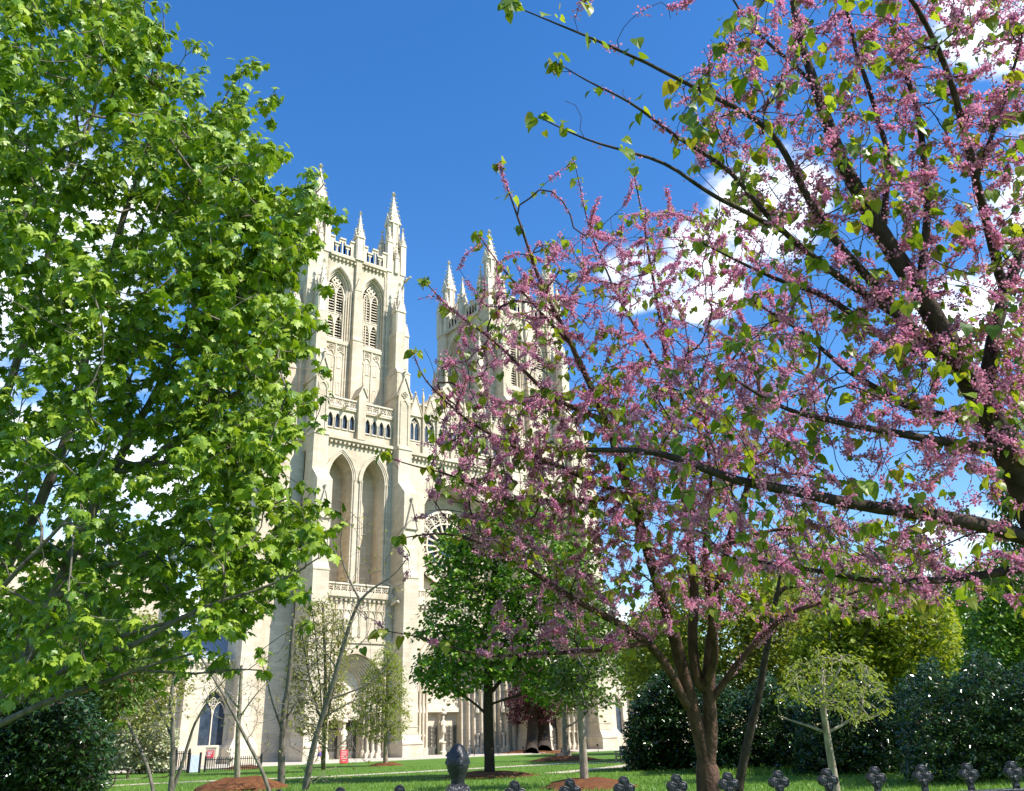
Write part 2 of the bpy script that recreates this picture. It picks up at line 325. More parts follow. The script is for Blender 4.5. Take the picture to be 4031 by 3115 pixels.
def gargoyle(parent, x, y, z, face=0, l=1.1):
    m = MB(); tube_pts(m, [(0, .2, -.1), (0, -.3*l, 0), (0, -.75*l, .08), (0, -l, .02)], [.2, .17, .12, .14], 6); m.diamond(0, -l-.05, 0, .17); m.box(-.2, .2, -.4*l, -.2*l, .05, .22); m.box(-.08, .08, -l-.22, -l, -.12, -.05)
    o = m.build('gargoyle', M_TR, parent, loc=(x, y, z)); o.rotation_euler = (0, 0, (0, math.pi/2, -math.pi/2)[face]); return o
def buttress(mb, x, y_wall, levels, hw):
    """stepped buttress against a wall facing -y: levels (z0, z1, half, y_front), sloped set-offs between"""
    for i, (z0, z1, h, yf) in enumerate(levels):
        mb.box(x-h, x+h, yf, y_wall, z0, z1)
        if i+1 < len(levels):
            z2, h2, yf2 = levels[i+1][0], levels[i+1][2], levels[i+1][3]
            mb.frustum(x-h, x+h, yf, y_wall, z1, x-h2, x+h2, yf2, y_wall, z2)
            mb.box(x-h-.06, x+h+.06, yf-.06, y_wall, z1-.12, z1)
# ---- one tower, built round its own axis (front to -y), used twice
def make_tower(parent):
    T = MB(); HW, YF = 6.2, 6.2; YC = YF+HW
    # upper stage: front wall and west-looking side with openings, other faces plain
    ops = [(-2.3, 1.66, 44.3, 51.0, 2.95), (2.3, 1.66, 44.3, 51.0, 2.95)]
    arch_wall(T, -HW+.8, HW-.8, 36, 55.3, YF, YF+1.0, ops)
    T.box(-HW+.8, HW-.8, YF+1.9, YF+2.1, 36, 55.3)
    T.box(HW-1, HW, YF+1, YF+2*HW-1, 36, 55.3); T.box(-HW, HW, YF+2*HW-1, YF+2*HW, 36, 55.3)
    T.box(-HW+.4, HW-.4, YF+1, YF+2*HW-.5, 55.0, 55.3)
    # left side: wall with two openings (prisms along x)
    xs = -HW
    for y0, y1 in ((YF+1, YC-3.96), (YC-.64, YC+.64), (YC+3.96, YF+2*HW-1)): T.box(xs, xs+1, y0, y1, 36, 55.3)
    for cy in (YC-2.3, YC+2.3):
        p = arch_pts(cy, 1.66, 51, 2.95); T.box(xs, xs+1, cy-1.66, cy+1.66, 36, 44.3)
        for i in range(len(p)-1): a, b = p[i], p[i+1]; T.hexa([(xs, b[0], b[1]), (xs, a[0], a[1]), (xs+1, a[0], a[1]), (xs+1, b[0], b[1]), (xs, b[0], 55.3), (xs, a[0], 55.3), (xs+1, a[0], 55.3), (xs+1, b[0], 55.3)])
    T.box(xs+1.9, xs+2.1, YF+1, YF+2*HW-1, 36, 55.3)
    # corner masses, belfry buttresses
    for sx in (-1, 1):
        for cy in (YF+1.04, YF+2*HW-1.04):
            T.box(sx*5.16-1.2, sx*5.16+1.2, cy-1.2, cy+1.2, 30, 55.4)
        for k in (.5, .9): T.lathe(sx*(3.6+k*.25), YF-.02, [(.13, 36), (.13, 54.6)], 6)
        for k in range(3): T.box(sx*(.72+.3*k)-.06, sx*(.72+.3*k)+.06, YF-.1-.0*k, YF, 36, 51)
        for k in range(3): T.box(sx*(3.88-.02+.0*k)-.06-.22*k*0, sx*3.88+.06, YF-.1, YF, 36, 51)
    # front-facing and side-facing corner buttresses
    for sx in (-1, 1):
        buttress(T, sx*5.0, YF, [(30, 41.0, .86, 3.3), (41.9, 46.6, .62, 4.2)], 0)
        for cy, in ((YF+1.2,), (YF+2*HW-1.2,)):
            x0, x1 = sx*6.1, sx*8.2; a, b = min(x0, x1), max(x0, x1); T.box(a, b, cy-.86, cy+.86, 30, 40.0)
            x1 = sx*7.6; c, d = min(x0, x1), max(x0, x1); T.frustum(a, b, cy-.86, cy+.86, 40, c, d, cy-.62, cy+.62, 40.9); T.box(c, d, cy-.62, cy+.62, 40.9, 45.4); T.box(a-.06, b+.06, cy-.92, cy+.92, 39.85, 40.0)
    buttress(T, 0, YF, [(36, 44.6, .62, 5.35), (45.1, 51.3, .5, 5.65)], 0)
    T.box(-.36, .36, 5.8, YF, 51.2, 56.0); T.prism_y([(-.5, 51.2), (.5, 51.2), (0, 53.0)], 5.6, 6.1)
    yc = YC; T.box(-HW-.8, -HW, yc-.5, yc+.5, 36, 50); T.frustum(-HW-.8, -HW, yc-.5, yc+.5, 50, -HW-.3, -HW, yc-.4, yc+.4, 51.5)
    cornice(T, -3.75, 3.75, YF, 54.75, .42, .75)
    T.box(-HW-.35, -HW, YF+2, YF+2*HW-2, 55.1, 55.5)
    # panel tracery and mullion strips under the louvres
    for cx in (-2.3, 2.3):
        T.box(cx-.09, cx+.09, YF-.12, YF, 36, 44.3); T.box(cx-1.5, cx+1.5, YF-.16, YF, 43.9, 44.3)
        for sx in (-.62, .62):
            arch_ring(T, cx+sx, .42, .1, 42.2, 42.3, .7, YF-.1, YF-.004, 5); quatre(T, cx+sx, 43.35, .4, YF-.09, YF-.005)
        for sx in (-1.3, 1.3): T.box(cx+sx-.07, cx+sx+.07, YF-.14, YF, 36, 44.0)
    # lower stage: niche wall, arcade wall, mid wall, all between the piers
    LX = 9.2
    arch_wall(T, -4.6, 4.6, 16.2, 31.4, 4.0, 6.4, [(-1.95, 1.36, 16.3, 27.4, 2.75), (1.95, 1.36, 16.3, 27.4, 2.75)])
    T.box(-4.6, 4.6, 6.4, 6.8, 16, 31.4); T.box(-4.6, 4.6, 4.0, 6.4, 31.4, 32.9)
    arch_wall(T, -4.6, 4.6, 32.9, 35.1, 4.0, 4.6, [(sx*(.95+.86*k), .27, 32.9, 34.0, .62) for sx in (-1, 1) for k in range(4)])
    T.box(-4.6, 4.6, 4.6, 6.3, 32.9, 35.1); cornice(T, -4.15, 4.15, 4.0, 31.15, .5, .75); T.box(-4.2, 4.2, 3.8, 6.3, 35.1, 35.35)
    T.prism_y([(-.45, 31.9), (.45, 31.9), (.45, 37.0), (0, 38.1), (-.45, 37.0)], 3.45, 5.6)
    T.prism_y([(-.58, 36.85), (0, 38.0), (.58, 36.85), (.58, 37.0), (0, 38.35), (-.58, 37.0)], 3.3, 5.7)
    for sx in (-1, 1):                # flanking body beyond the piers, outer side
        T.box(min(sx*5.6, sx*LX), max(sx*5.6, sx*LX), 5.2, 18.6, 0, 35.2)
        T.box(min(sx*5.6, sx*LX), max(sx*5.6, sx*LX), 4.9, 5.2, 31.1, 31.7)
    T.box(-5.6, 5.6, 6.8, 18.6, 0, 36.0)
    for sx in (-1, 1):                # niche jamb shafts and hoods
        for k, t in ((1.4, .09), (1.62, .1)):
            for s2 in (-1, 1): T.lathe(sx*1.95+s2*k, 3.97-.06*(k > 1.5), [(t+.05, 16.2), (t, 16.5), (t, 27.2), (t+.08, 27.45)], 6)
        for i in range(3): arch_ring(T, sx*1.95, 1.36+.17*i, .15, 27.4, 27.4, 2.75+.19*i, 3.94-.07*i, 4.0+.1*(i == 0))
    # portal storey: arcade band, wall over the porch
    cornice(T, -4.2, 4.2, 3.0, 14.6, .4, .7); T.box(-4.6, 4.6, 2.6, 6.8, 15.3, 15.5); T.box(-4.6, 4.6, 3.0, 6.8, 10.6, 15.3)
    for k in range(9):
        cx = -3.6+.9*k; arch_ring(T, cx, .3, .09, 11.2, 13.2, .55, 2.9, 3.0, 4); T.box(cx+.42, cx+.48, 2.84, 3.0, 11.2, 14.5); T.prism_y([(cx-.36, 13.75), (cx+.36, 13.75), (cx, 14.5)], 2.86, 3.0)
        T.diamond(cx, 2.9, 14.2, .1)
    T.box(-4.4, 4.4, 2.75, 3.0, 10.6, 10.95)
    t = T.build('tower', M_ST, parent)
    for sx in (-2.3, 2.3): louvre_window(t, sx, YF+.12)
    for sy in (-2.3, 2.3): louvre_window(t, -HW+.12, YC+sy, 1)
    for sx in (-1, 1):
        for cy in (YF+1.04, YF+2*HW-1.04): turret_mb().build('corner_turret', M_TR, t, loc=(sx*5.16, cy, 0))
    for (x, y) in ((0, YF-.05), (-HW-.05, YC), (HW, YC), (0, YF+2*HW)): pinnacle_mb(.48, 55.4, 58.7, 62.7).build('pinnacle', M_TR, t, loc=(x, y, 0))
    for sx in (-1, 1):
        p = pinnacle_mb(.56, 46.5, 49.4, 53.6, 1.8); p.build('pinnacle', M_TR, t, loc=(sx*5.0, 4.8, 0))
        p = pinnacle_mb(.56, 45.3, 47.8, 51.6, 1.8); p.build('pinnacle', M_TR, t, loc=(sx*7.05, YF+1.2, 0))
    p = pinnacle_mb(.56, 45.3, 47.8, 51.6, 1.8); p.build('pinnacle', M_TR, t, loc=(-7.05, YF+2*HW-1.2, 0))
    # crenellated pierced parapets
    def parapet(a0, a1, b, ax):
        m = MB(); n = 5; w_ = (a1-a0)/n
        for i in range(n):
            z1 = 57.9 if i % 2 == 0 else 57.15; u0, u1 = a0+i*w_, a0+(i+1)*w_
            def bx(p, q, r0, r1, z0, zz): m.box(p, q, b+r0, b+r1, z0, zz) if ax == 0 else m.box(b+r0, b+r1, p, q, z0, zz)
            bx(u0, u1, -.2, .2, 55.5, 55.75); bx(u0-.03, u1+.03, -.24, .24, z1-.2, z1); k = 2
            for j in range(k+1): q = u0+(u1-u0)*j/k; bx(q-.06, q+.06, -.12, .12, 55.7, z1-.1)
            bx(u0, u1, -.1, .1, z1-.5, z1-.2)
            if i % 2 == 0 and i in (0, 4): bx(u0, u1, -.08, .08, 55.7, z1-.1)
        return m.build('parapet', M_TR, t)
    for a0, a1 in ((-3.95, -.45), (.45, 3.95)): parapet(a0, a1, YF, 0); parapet(YC+a0, YC+a1, -HW, 1)
    parapet(-3.95, 3.95, YF+2*HW, 0); parapet(YC-3.95, YC+3.95, HW, 1)
    for sx in (-2.3, 2.3):
        for dx, z in ((-.5, 41.0), (.5, 41.0), (-.5, 37.8), (.5, 37.8)): lancet(t, sx+dx, YF-.02, z, z+1.35, .15)
    for sx in (-1, 1):
        for k in range(4): arched_window(t, sx*(.95+.86*k), 4.02, 32.95, 34.0, .62, .27)
        lancet(t, sx*1.95, 6.38, 27.0, 28.7, .15, 'slit_window', M_DK); lancet(t, sx*1.95+.3, 6.38, 22.4, 24.2, .15); lancet(t, sx*1.95+.3, 6.38, 16.6, 17.6, .3)
        lancet(t, sx*1.95+.3, 6.38, 19.3, 20.9, .15)
        balustrade(t, min(sx*.5, sx*4.1), max(sx*.5, sx*4.1), 3.9, 35.3, 36.4); gargoyle(t, sx*2.1, 3.8, 35.2)
        gargoyle(t, sx*6.6, YF-.1, 54.9, 0)
    for k in range(2): arched_window(t, -6.5-.85*k, 5.2, 32.95, 34.0, .62, .27)
    balustrade(t, -9.1, -6.0, 5.2, 35.3, 36.4)
    balustrade(t, -4.2, 4.2, 2.85, 15.4, 16.35)
    gargoyle(t, 3.9, 2.6, 14.7)
    return t
tow = make_tower(CAT); tow.location = (-TX, 0, 0)
tow2 = copy_tree(tow, CAT); tow2.location = (TX, 0, 0)
# ---- piers between the portals
def make_pier(parent, x, side=None):
    m = MB()
    m.box(-1.14, 1.14, 0, 4.4, 0, 1.3); m.box(-1.2, 1.2, -.08, 4.4, 1.22, 1.34); m.frustum(-1.12, 1.12, .02, 4.4, 1.34, -.92, .92, .62, 4.4, 2.1)
    m.box(-.94, .94, .58, 4.4, 2.1, 2.25); m.box(-.88, .88, .68, 4.4, 2.25, 2.75); m.box(-.92, .92, .62, 4.4, 2.75, 2.87)
    m.box(-.84, .84, .8, 4.4, 2.87, 17.2); m.frustum(-.84, .84, .8, 4.4, 17.2, -.84, .84, 1.15, 4.4, 17.9); m.box(-.88, .88, .74, 4.4, 17.05, 17.2)
    m.box(-.84, .84, 1.15, 4.4, 17.9, 26.2); m.frustum(-.84, .84, 1.15, 4.4, 26.2, -.82, .82, 2.6, 4.4, 27.6)
    m.prism_y([(-.62, 22.2), (.62, 22.2), (0, 25.0)], .95, 1.9); m.prism_y([(-.75, 22.1), (0, 25.0), (.75, 22.1), (.75, 22.3), (0, 25.3), (-.75, 22.3)], .85, 2.0)
    m.box(-.82, .82, 2.6, 4.4, 27.6, 31.4); m.box(-.9, .9, 2.5, 4.4, 31.4, 31.75); m.box(-.78, .78, 3.0, 6.3, 31.75, 37.9)
    m.prism_y([(-.78, 37.9), (.78, 37.9), (0, 40.2)], 3.0, 6.4)
    m.prism_y([(-.95, 37.75), (0, 40.25), (.95, 37.75), (.95, 37.95), (0, 40.6), (-.95, 37.95)], 2.85, 6.5)
    for sx in (-1, 1):
        m.box(sx*.5-.05, sx*.5+.05, 2.9, 3.0, 32.2, 37.3); m.diamond(sx*.92, 2.9, 37.9, .16)
        for k in range(6): m.box(min(sx*.8, sx*(.9-.13*k))-.1, max(sx*.8, sx*(.9-.13*k))-.0, 3.2, 6.4, 37.9+.37*k, 38.0+.37*k) if k == 0 else None
    arch_ring(m, 0, .4, .1, 36.6, 36.7, .7, 2.9, 3.0, 5); quatre(m, 0, 38.1, .42, 2.9, 3.0)
    m.box(-.06, .06, 3.0, 3.12, 40.5, 41.2); m.diamond(0, 3.06, 41.0, .24, .16); m.diamond(0, 3.06, 41.3, .16, .2); m.diamond(0, 1.0, 25.5, .2, .3)
    return m.build('buttress_pier', M_ST, parent, loc=(x, 0, 0))
pier = make_pier(CAT, -PB)
for x in (PB, 2*TX-PB, -2*TX+PB):
    c = pier.copy(); COL.objects.link(c); c.location.x = x
# outer corner buttresses
for sx in (-1, 1):
    m = MB()
    for z0, z1, a, b, yf in ((0, 1.3, 8.6, 11.2, 4.2), (2.2, 16.5, 8.9, 10.7, 4.7), (17.5, 31.5, 8.9, 10.2, 4.9), (32.6, 38.0, 8.0, 9.6, 5.05)):
        m.box(min(sx*a, sx*b), max(sx*a, sx*b), yf, 8.4, z0, z1)
    m.frustum(min(sx*8.6, sx*11.2), max(sx*8.6, sx*11.2), 4.2, 8.4, 1.3, min(sx*8.9, sx*10.7), max(sx*8.9, sx*10.7), 4.7, 8.4, 2.2)
    m.frustum(min(sx*8.9, sx*10.7), max(sx*8.9, sx*10.7), 4.7, 8.4, 16.5, min(sx*8.9, sx*10.2), max(sx*8.9, sx*10.2), 4.9, 8.4, 17.5)
    m.frustum(min(sx*8.9, sx*10.2), max(sx*8.9, sx*10.2), 4.9, 8.4, 31.5, min(sx*8, sx*9.6), max(sx*8, sx*9.6), 5.05, 8.4, 32.6)
    m.prism_y([(sx*8.8-.85, 38), (sx*8.8+.85, 38), (sx*8.8, 40.3)], 5.1, 8.4); m.diamond(sx*8.8, 5.2, 40.6, .24, .4)
    m.build('corner_buttress', M_ST, CAT, loc=(sx*TX, 0, 0))
# ---- portals
def make_portal(parent, x, W_, H_, hd, hw, yd):
    """deep splayed portal: opening half width W_, apex H_, doors hd high and hw half wide at depth yd"""
    zs = H_-W_*1.12; m = MB(); n = 8; y0 = 1.6
    arch_wall(m, -PW(x), PW(x), 0, 15.0 if x == 0 else 10.7, 2.9, yd+.6, [(0, W_+.22, 0, zs, H_-zs)])
    arch_ring(m, 0, W_+.1, .3, 0, zs, H_-zs, 2.6, 3.0); dh = (W_-hw)/n
    for i in range(n):                # orders of the arch, each smaller and deeper
        h = W_-dh*(i+1); y = 3.1+(yd-3.4)*i/n
        r = (H_-zs)*(1-.3*(i+1)/n); arch_ring(m, 0, h, dh+.24, 0, zs, r, y, yd+.6, 8); arch_ring(m, 0, h-.05, .14, zs, zs, r-.05, y-.1, y+.05, 8)
        for sx in (-1, 1):
            if i % 2 == 0: m.lathe(sx*(h+.05), y-.1, [(.24, .0), (.24, .7), (.14, .85), (.12, 1.0), (.12, zs-.3), (.2, zs)], 8)
    g = MB(); g.add([], [])
    o = m.build('portal', M_ST, parent, loc=(x, 0, 0))
    ty = MB(); p = arch_pts(0, hw+.2, zs, (H_-zs)*.74); ty.prism_y([(-hw-.2, hd)]+p+[(hw+.2, hd)], yd-.25, yd+.2)
    r2 = np.random.default_rng(3)
    for k in range(46 if x == 0 else 34):   # carved relief of swirling forms
        a = r2.uniform(-hw*.85, hw*.85); z = hd+.5+r2.uniform(0, 1)*(H_-hd-.9)*(1-abs(a)/hw*.8)
        ty.diamond(a, yd-.3, z, r2.uniform(.12, .3), r2.uniform(.15, .42))
    ty.box(-hw-.25, hw+.25, yd-.45, yd, hd-.1, hd+.35); ty.build('tympanum', M_TR, o)
    tr = MB(); tr.box(-.3, .3, yd-.2, yd+.3, 0, hd); tr.lathe(0, yd-.45, [(.36, 0), (.36, .35), (.26, .45), (.24, 1.1), (.34, 1.25), (.3, 1.35)], 8); tr.build('trumeau', M_TR, o)
    st = MB(); st.lathe(0, 0, [(.26, 1.35), (.28, 1.7), (.23, 2.2), (.27, 2.62), (.12, 2.78), (.09, 2.84), (.14, 2.95), (.14, 3.1), (.05, 3.2)], 10)
    tube_pts(st, [(.25, 0, 2.6), (.3, -.1, 2.2), (.1, -.25, 2.15)], [.09, .08, .06], 6); tube_pts(st, [(-.25, 0, 2.6), (-.3, -.1, 2.25), (-.06, -.25, 2.4)], [.09, .08, .06], 6)
    st.frustum(-.3, .3, -.3, .25, 3.35, -.2, .2, -.2, .2, 3.7); st.pyramid(0, -.05, 3.7, .18, 4.3)
    s_ = st.build('statue', M_TR, o, True, loc=(0, yd-.45, hd-3.66))
    for sx in (-1, 1):
        d = MB(); a, b = min(sx*.3, sx*hw), max(sx*.3, sx*hw); d.box(a, b, yd+.32, yd+.4, 0.02, hd-.05); dd = d.build('door', M_BR, o)
        gr = MB(); y_ = yd+.18; zt = hd*.66; gr.box(a, b, y_+.02, y_+.05, .02, hd*.2)
        for q in np.linspace(a+.05, b-.05, 8): gr.box(q-.014, q+.014, y_, y_+.05, .02, zt)
        for q in np.linspace(.1, zt, 8): gr.box(a, b, y_+.01, y_+.04, q-.016, q+.016)
        for ci in range(3):
            for cj in range(5): quatre(gr, a+(b-a)*(ci+.5)/3, hd*.22+(zt-hd*.22)*(cj+.5)/5, (b-a)/7, y_-.01, y_+.06)
        gr.build('grille', M_GR, dd)
    for k in range(3):                # canopied niche bases along the right jamb
        for sx in (-1, 1):
            t = (k+.7)/4; h = W_-(W_-hw)*t; y = 3.1+(yd-3.4)*t-.3; nb = MB()
            nb.box(sx*h-.28, sx*h+.28, y-.3, y+.2, 0, .55); nb.lathe(sx*h, y-.1, [(.18, .55), (.14, .7), (.14, 1.75), (.26, 1.95), (.26, 2.1)], 6)
            nb.lathe(sx*h, y-.1, [(.22, 4.1), (.28, 4.2), (.2, 4.7), (.04, 5.3)], 6); nb.build('niche_base', M_TR, o)
    return o
def PW(x): return TX-PB-.7 if x else PB-.7
make_portal(CAT, -TX, 3.2, 9.6, 3.66, 1.7, 5.0)
make_portal(CAT, TX, 3.2, 9.6, 3.66, 1.7, 5.0)
make_portal(CAT, 0, 6.2, 13.2, 4.4, 2.15, 7.3)
# ---- central bay: rose in a great arch, windowed gallery with gables, nave gable behind
m = MB(); X = PB-.7
arch_wall(m, -X, X, 15.0, 31.3, 4.0, 7.0, [(0, 5.0, 15.6, 23.6, 5.4)])
for i in range(4): arch_ring(m, 0, 4.4+.26*i, .25, 15.8, 23.6, 4.8+.28*i, 5.6-.55*i, 6.6-.55*i)
m.box(-X, X, 7.0, 7.4, 15, 31.3); cornice(m, -X, X, 4.0, 31.0, .5, .75); m.box(-X, X, 4.0, 7, 31.3, 33.2)
m.box(-X, X, 4.55, 7, 33.2, 37.0); m.box(-X, X, 2.7, 4.0, 15.0, 15.5); cornice(m, -X, X, 2.8, 14.4, .3, .6)
xs = [-5.85+1.95*k for k in range(7)]
arch_wall(m, -X, X, 33.2, 37.0, 4.0, 4.56, [(x, .66, 33.2, 35.0, 1.15) for x in xs])
for x in xs:
    m.prism_y([(x-.8, 36.2), (x+.8, 36.2), (x, 38.5)], 3.8, 4.1); m.prism_y([(x-.92, 36.1), (x, 38.6), (x+.92, 36.1), (x+.92, 36.3), (x, 38.9), (x-.92, 36.3)], 3.72, 4.16)
    m.box(x+.9, x+1.05, 3.7, 4.0, 31.8, 38.6); m.pyramid(x+.975, 3.85, 38.6, .14, 39.7); m.diamond(x+.975, 3.85, 39.7, .16); m.diamond(x, 3.95, 39.1, .2, .3)
m.prism_y([(-4.6, 36.9), (4.6, 36.9), (0, 42.0)], 6.2, 7.6); m.prism_y([(-4.8, 36.8), (0, 42.0), (4.8, 36.8), (4.8, 37.2), (0, 42.5), (-4.8, 37.2)], 6.0, 7.7)
m.box(-.16, .16, 6.3, 6.6, 42.3, 44.0); m.diamond(0, 6.45, 44.1, .34, .3)
bay = m.build('central_bay', M_ST, CAT)
for x in xs: arched_window(bay, x, 4.05, 33.3, 35.0, 1.15, .62, 'gallery_window', 2)
for k in range(7): balustrade(bay, xs[k]-.85, xs[k]+.85, 4.1, 37.0, 37.9)
rz = MB(); RZ, RR, ry = 22.0, 4.3, 6.4
for r0, r1 in ((RR-.3, RR), (RR*.62, RR*.66), (RR*.27, RR*.33)):
    an = np.linspace(0, 2*math.pi, 33); rz.arch_strip([(r0*math.cos(a), RZ+r0*math.sin(a)) for a in an], [(r1*math.cos(a), RZ+r1*math.sin(a)) for a in an], ry-.3, ry)
for k in range(20):
    a = 2*math.pi*k/20; c_, s_ = math.cos(a), math.sin(a); q = .09
    rz.hexa([(c_*1.2+s_*q, ry-.25, RZ+s_*1.2-c_*q), (c_*4.2+s_*q, ry-.25, RZ+s_*4.2-c_*q), (c_*4.2+s_*q, ry, RZ+s_*4.2-c_*q), (c_*1.2+s_*q, ry, RZ+s_*1.2-c_*q), (c_*1.2-s_*q, ry-.25, RZ+s_*1.2+c_*q), (c_*4.2-s_*q, ry-.25, RZ+s_*4.2+c_*q), (c_*4.2-s_*q, ry, RZ+s_*4.2+c_*q), (c_*1.2-s_*q, ry, RZ+s_*1.2+c_*q)])
    a += math.pi/20; quatre(rz, 3.45*math.cos(a), RZ+3.45*math.sin(a), .5, ry-.2, ry)
ro = rz.build('rose_window', M_TR, bay)
g = MB(); g.prism_y([(4.4*math.cos(a), RZ+4.4*math.sin(a)) for a in np.linspace(0, 2*math.pi, 33)[:-1]], ry+.1, ry+.2); g.build('pane', M_GL, ro)
balustrade(bay, -X, X, 2.9, 15.4, 16.35)
# nave body behind
m = MB(); m.box(-7.2, 7.2, 7.6, 70, 0, 30); m.box(-19, 19, 18, 66, 0, 15); nv = m.build('nave', M_ST, CAT)
m = MB(); m.prism_y([(-7.2, 30), (7.2, 30), (0, 41)], 7.8, 70); m.prism_y([(-19.2, 15), (-7, 15), (-7, 19)], 18, 66); m.prism_y([(7, 15), (19.2, 15), (7, 19)], 18, 66); m.build('nave_roof', M_LD, nv)
# low side wings with a traceried window and lead roof
for sx in (-1, 1):
    m = MB(); x0, x1 = (sx*(TX+9.2), sx*(TX+25)); a, b = min(x0, x1), max(x0, x1); cx = sx*(TX+12.2)
    arch_wall(m, a, b, 0, 8.6, 6.2, 7.0, [(cx, 1.2, 1.6, 4.4, 1.9), (cx+sx*5.4, 1.2, 1.6, 4.4, 1.9)]); m.box(a, b, 7.0, 16, 0, 8.6); cornice(m, a, b, 6.2, 8.3, .3, .7)
    for k in range(3): q = cx+sx*(2.7+5.4*(k-1)); m.box(q-.35, q+.35, 5.4, 6.2, 0, 6.8); m.frustum(q-.35, q+.35, 5.4, 6.2, 6.8, q-.35, q+.35, 6.1, 6.2, 7.6)
    wg = m.build('side_wing', M_ST, CAT)
    for q in (cx, cx+sx*5.4): arched_window(wg, q, 6.4, 1.65, 4.4, 1.9, 1.15, 'traceried_window', 2, .16)
    m = MB(); m.prism_x([(6.6, 9.05), (16, 9.05), (16, 12.6)], a, b)
    for q in np.arange(a+.4, b, .8):
        z = lambda y: 9.05+(y-6.6)*3.55/9.4
        m.hexa([(q, 6.6, z(6.6)), (q+.07, 6.6, z(6.6)), (q+.07, 16, z(16)), (q, 16, z(16)), (q, 6.6, z(6.6)+.09), (q+.07, 6.6, z(6.6)+.09), (q+.07, 16, z(16)+.09), (q, 16, z(16)+.09)])
    m.build('roof', M_LD, wg)
    if sx < 0:                        # taller cloister block behind the left wing, crenellated
        m = MB(); m.box(a-6, a+11, 16.0, 30, 0, 19.5); n = 17
        for i in range(n): m.box(a-6+i, a-6+i+.6, 15.9, 16.3, 19.5, 20.5)
        m.box(a-6, a+11, 15.8, 16.0, 19.0, 19.4); m.build('upper_block', M_ST, CAT)
# ------------------------------------------------------------------ ground
M_GRS = mat('lawn', (.115, .215, .03), .9, .12, .35, .5, .5, 14, col2=(.055, .12, .018), detail=9)
M_PTH = mat('path_concrete', (.50, .44, .33), .9, .2, .12, 1.2)
M_MUL = mat('bark_mulch', (.20, .085, .035), .95, .1, .4, 6, .9, 25, col2=(.09, .035, .016))
gm = MB(); gm.add([(-3000, -3000, 0), (3000, -3000, 0), (3000, 3000, 0), (-3000, 3000, 0)], [(0, 1, 2, 3)])
tag(gm.build('lawn', M_GRS), kind='structure')
m = MB(); m.box(-70, 40, -4.6, 6, -.3, .10); m.box(-70, 40, -5.2, -4.6, -.3, .05); tag(m.build('terrace_paving', mat('paving', (.46, .42, .35), .85, .2, .1, 2)), kind='structure')
def strip(name, pts, wd, z=.012):
    P = [ground_at(*p)[:2] for p in pts]; v = []; n = len(P)
    for i, p in enumerate(P):
        t = P[min(i+1, n-1)]-P[max(i-1, 0)]; t /= np.linalg.norm(t); q = np.array([-t[1], t[0]])*wd/2
        v += [(*(p+q), z), (*(p-q), z)]
    o = MB(); o.add(v, [(2*i, 2*i+1, 2*i+3, 2*i+2) for i in range(n-1)]); return tag(o.build(name, M_PTH), kind='structure')
strip('path', [(150, 1682), (300, 1673), (500, 1664), (700, 1657), (900, 1646), (1060, 1637), (1200, 1629), (1330, 1626), (1420, 1632)], 1.5)
strip('path', [(1180, 1650), (1240, 1644), (1300, 1638), (1360, 1630), (1420, 1628)], 1.2, .016)
strip('path', [(205, 1668), (250, 1664), (300, 1662)], .8, .018)
def mound(px, py, r, h=.35):
    P = ground_at(px, py); g = np.random.default_rng(int(px)); v = [(P[0], P[1], h)]; n = 26
    for j, (rr, hh) in enumerate(((.35, .93), (.65, .62), (.88, .22), (1.0, -.02))):
        for k in range(n): a = 2*math.pi*k/n; q = r*rr*(1+.07*g.normal()); v.append((P[0]+q*math.cos(a), P[1]+q*math.sin(a), h*hh*(1+.1*g.normal())))
    f = [(0, 1+k, 1+(k+1) % n) for k in range(n)]
    for j in range(3): f += [(1+j*n+k, 1+(j+1)*n+k, 1+(j+1)*n+(k+1) % n, 1+j*n+(k+1) % n) for k in range(n)]
    o = MB(); o.add(v, f); return tag(o.build('mulch_bed', M_MUL, smooth=True), kind='structure')
for a in ((1045, 1656, 2.3, .22), (1250, 1676, 1.6, .25), (1262, 1680, 1.7, .22), (510, 1684, 1.9, .45), (822, 1633, 1.3, .2), (1140, 1607, 4.5, .3), (1205, 1622, 2.6, .3), (520, 1640, 1.5, .25)): mound(*a)
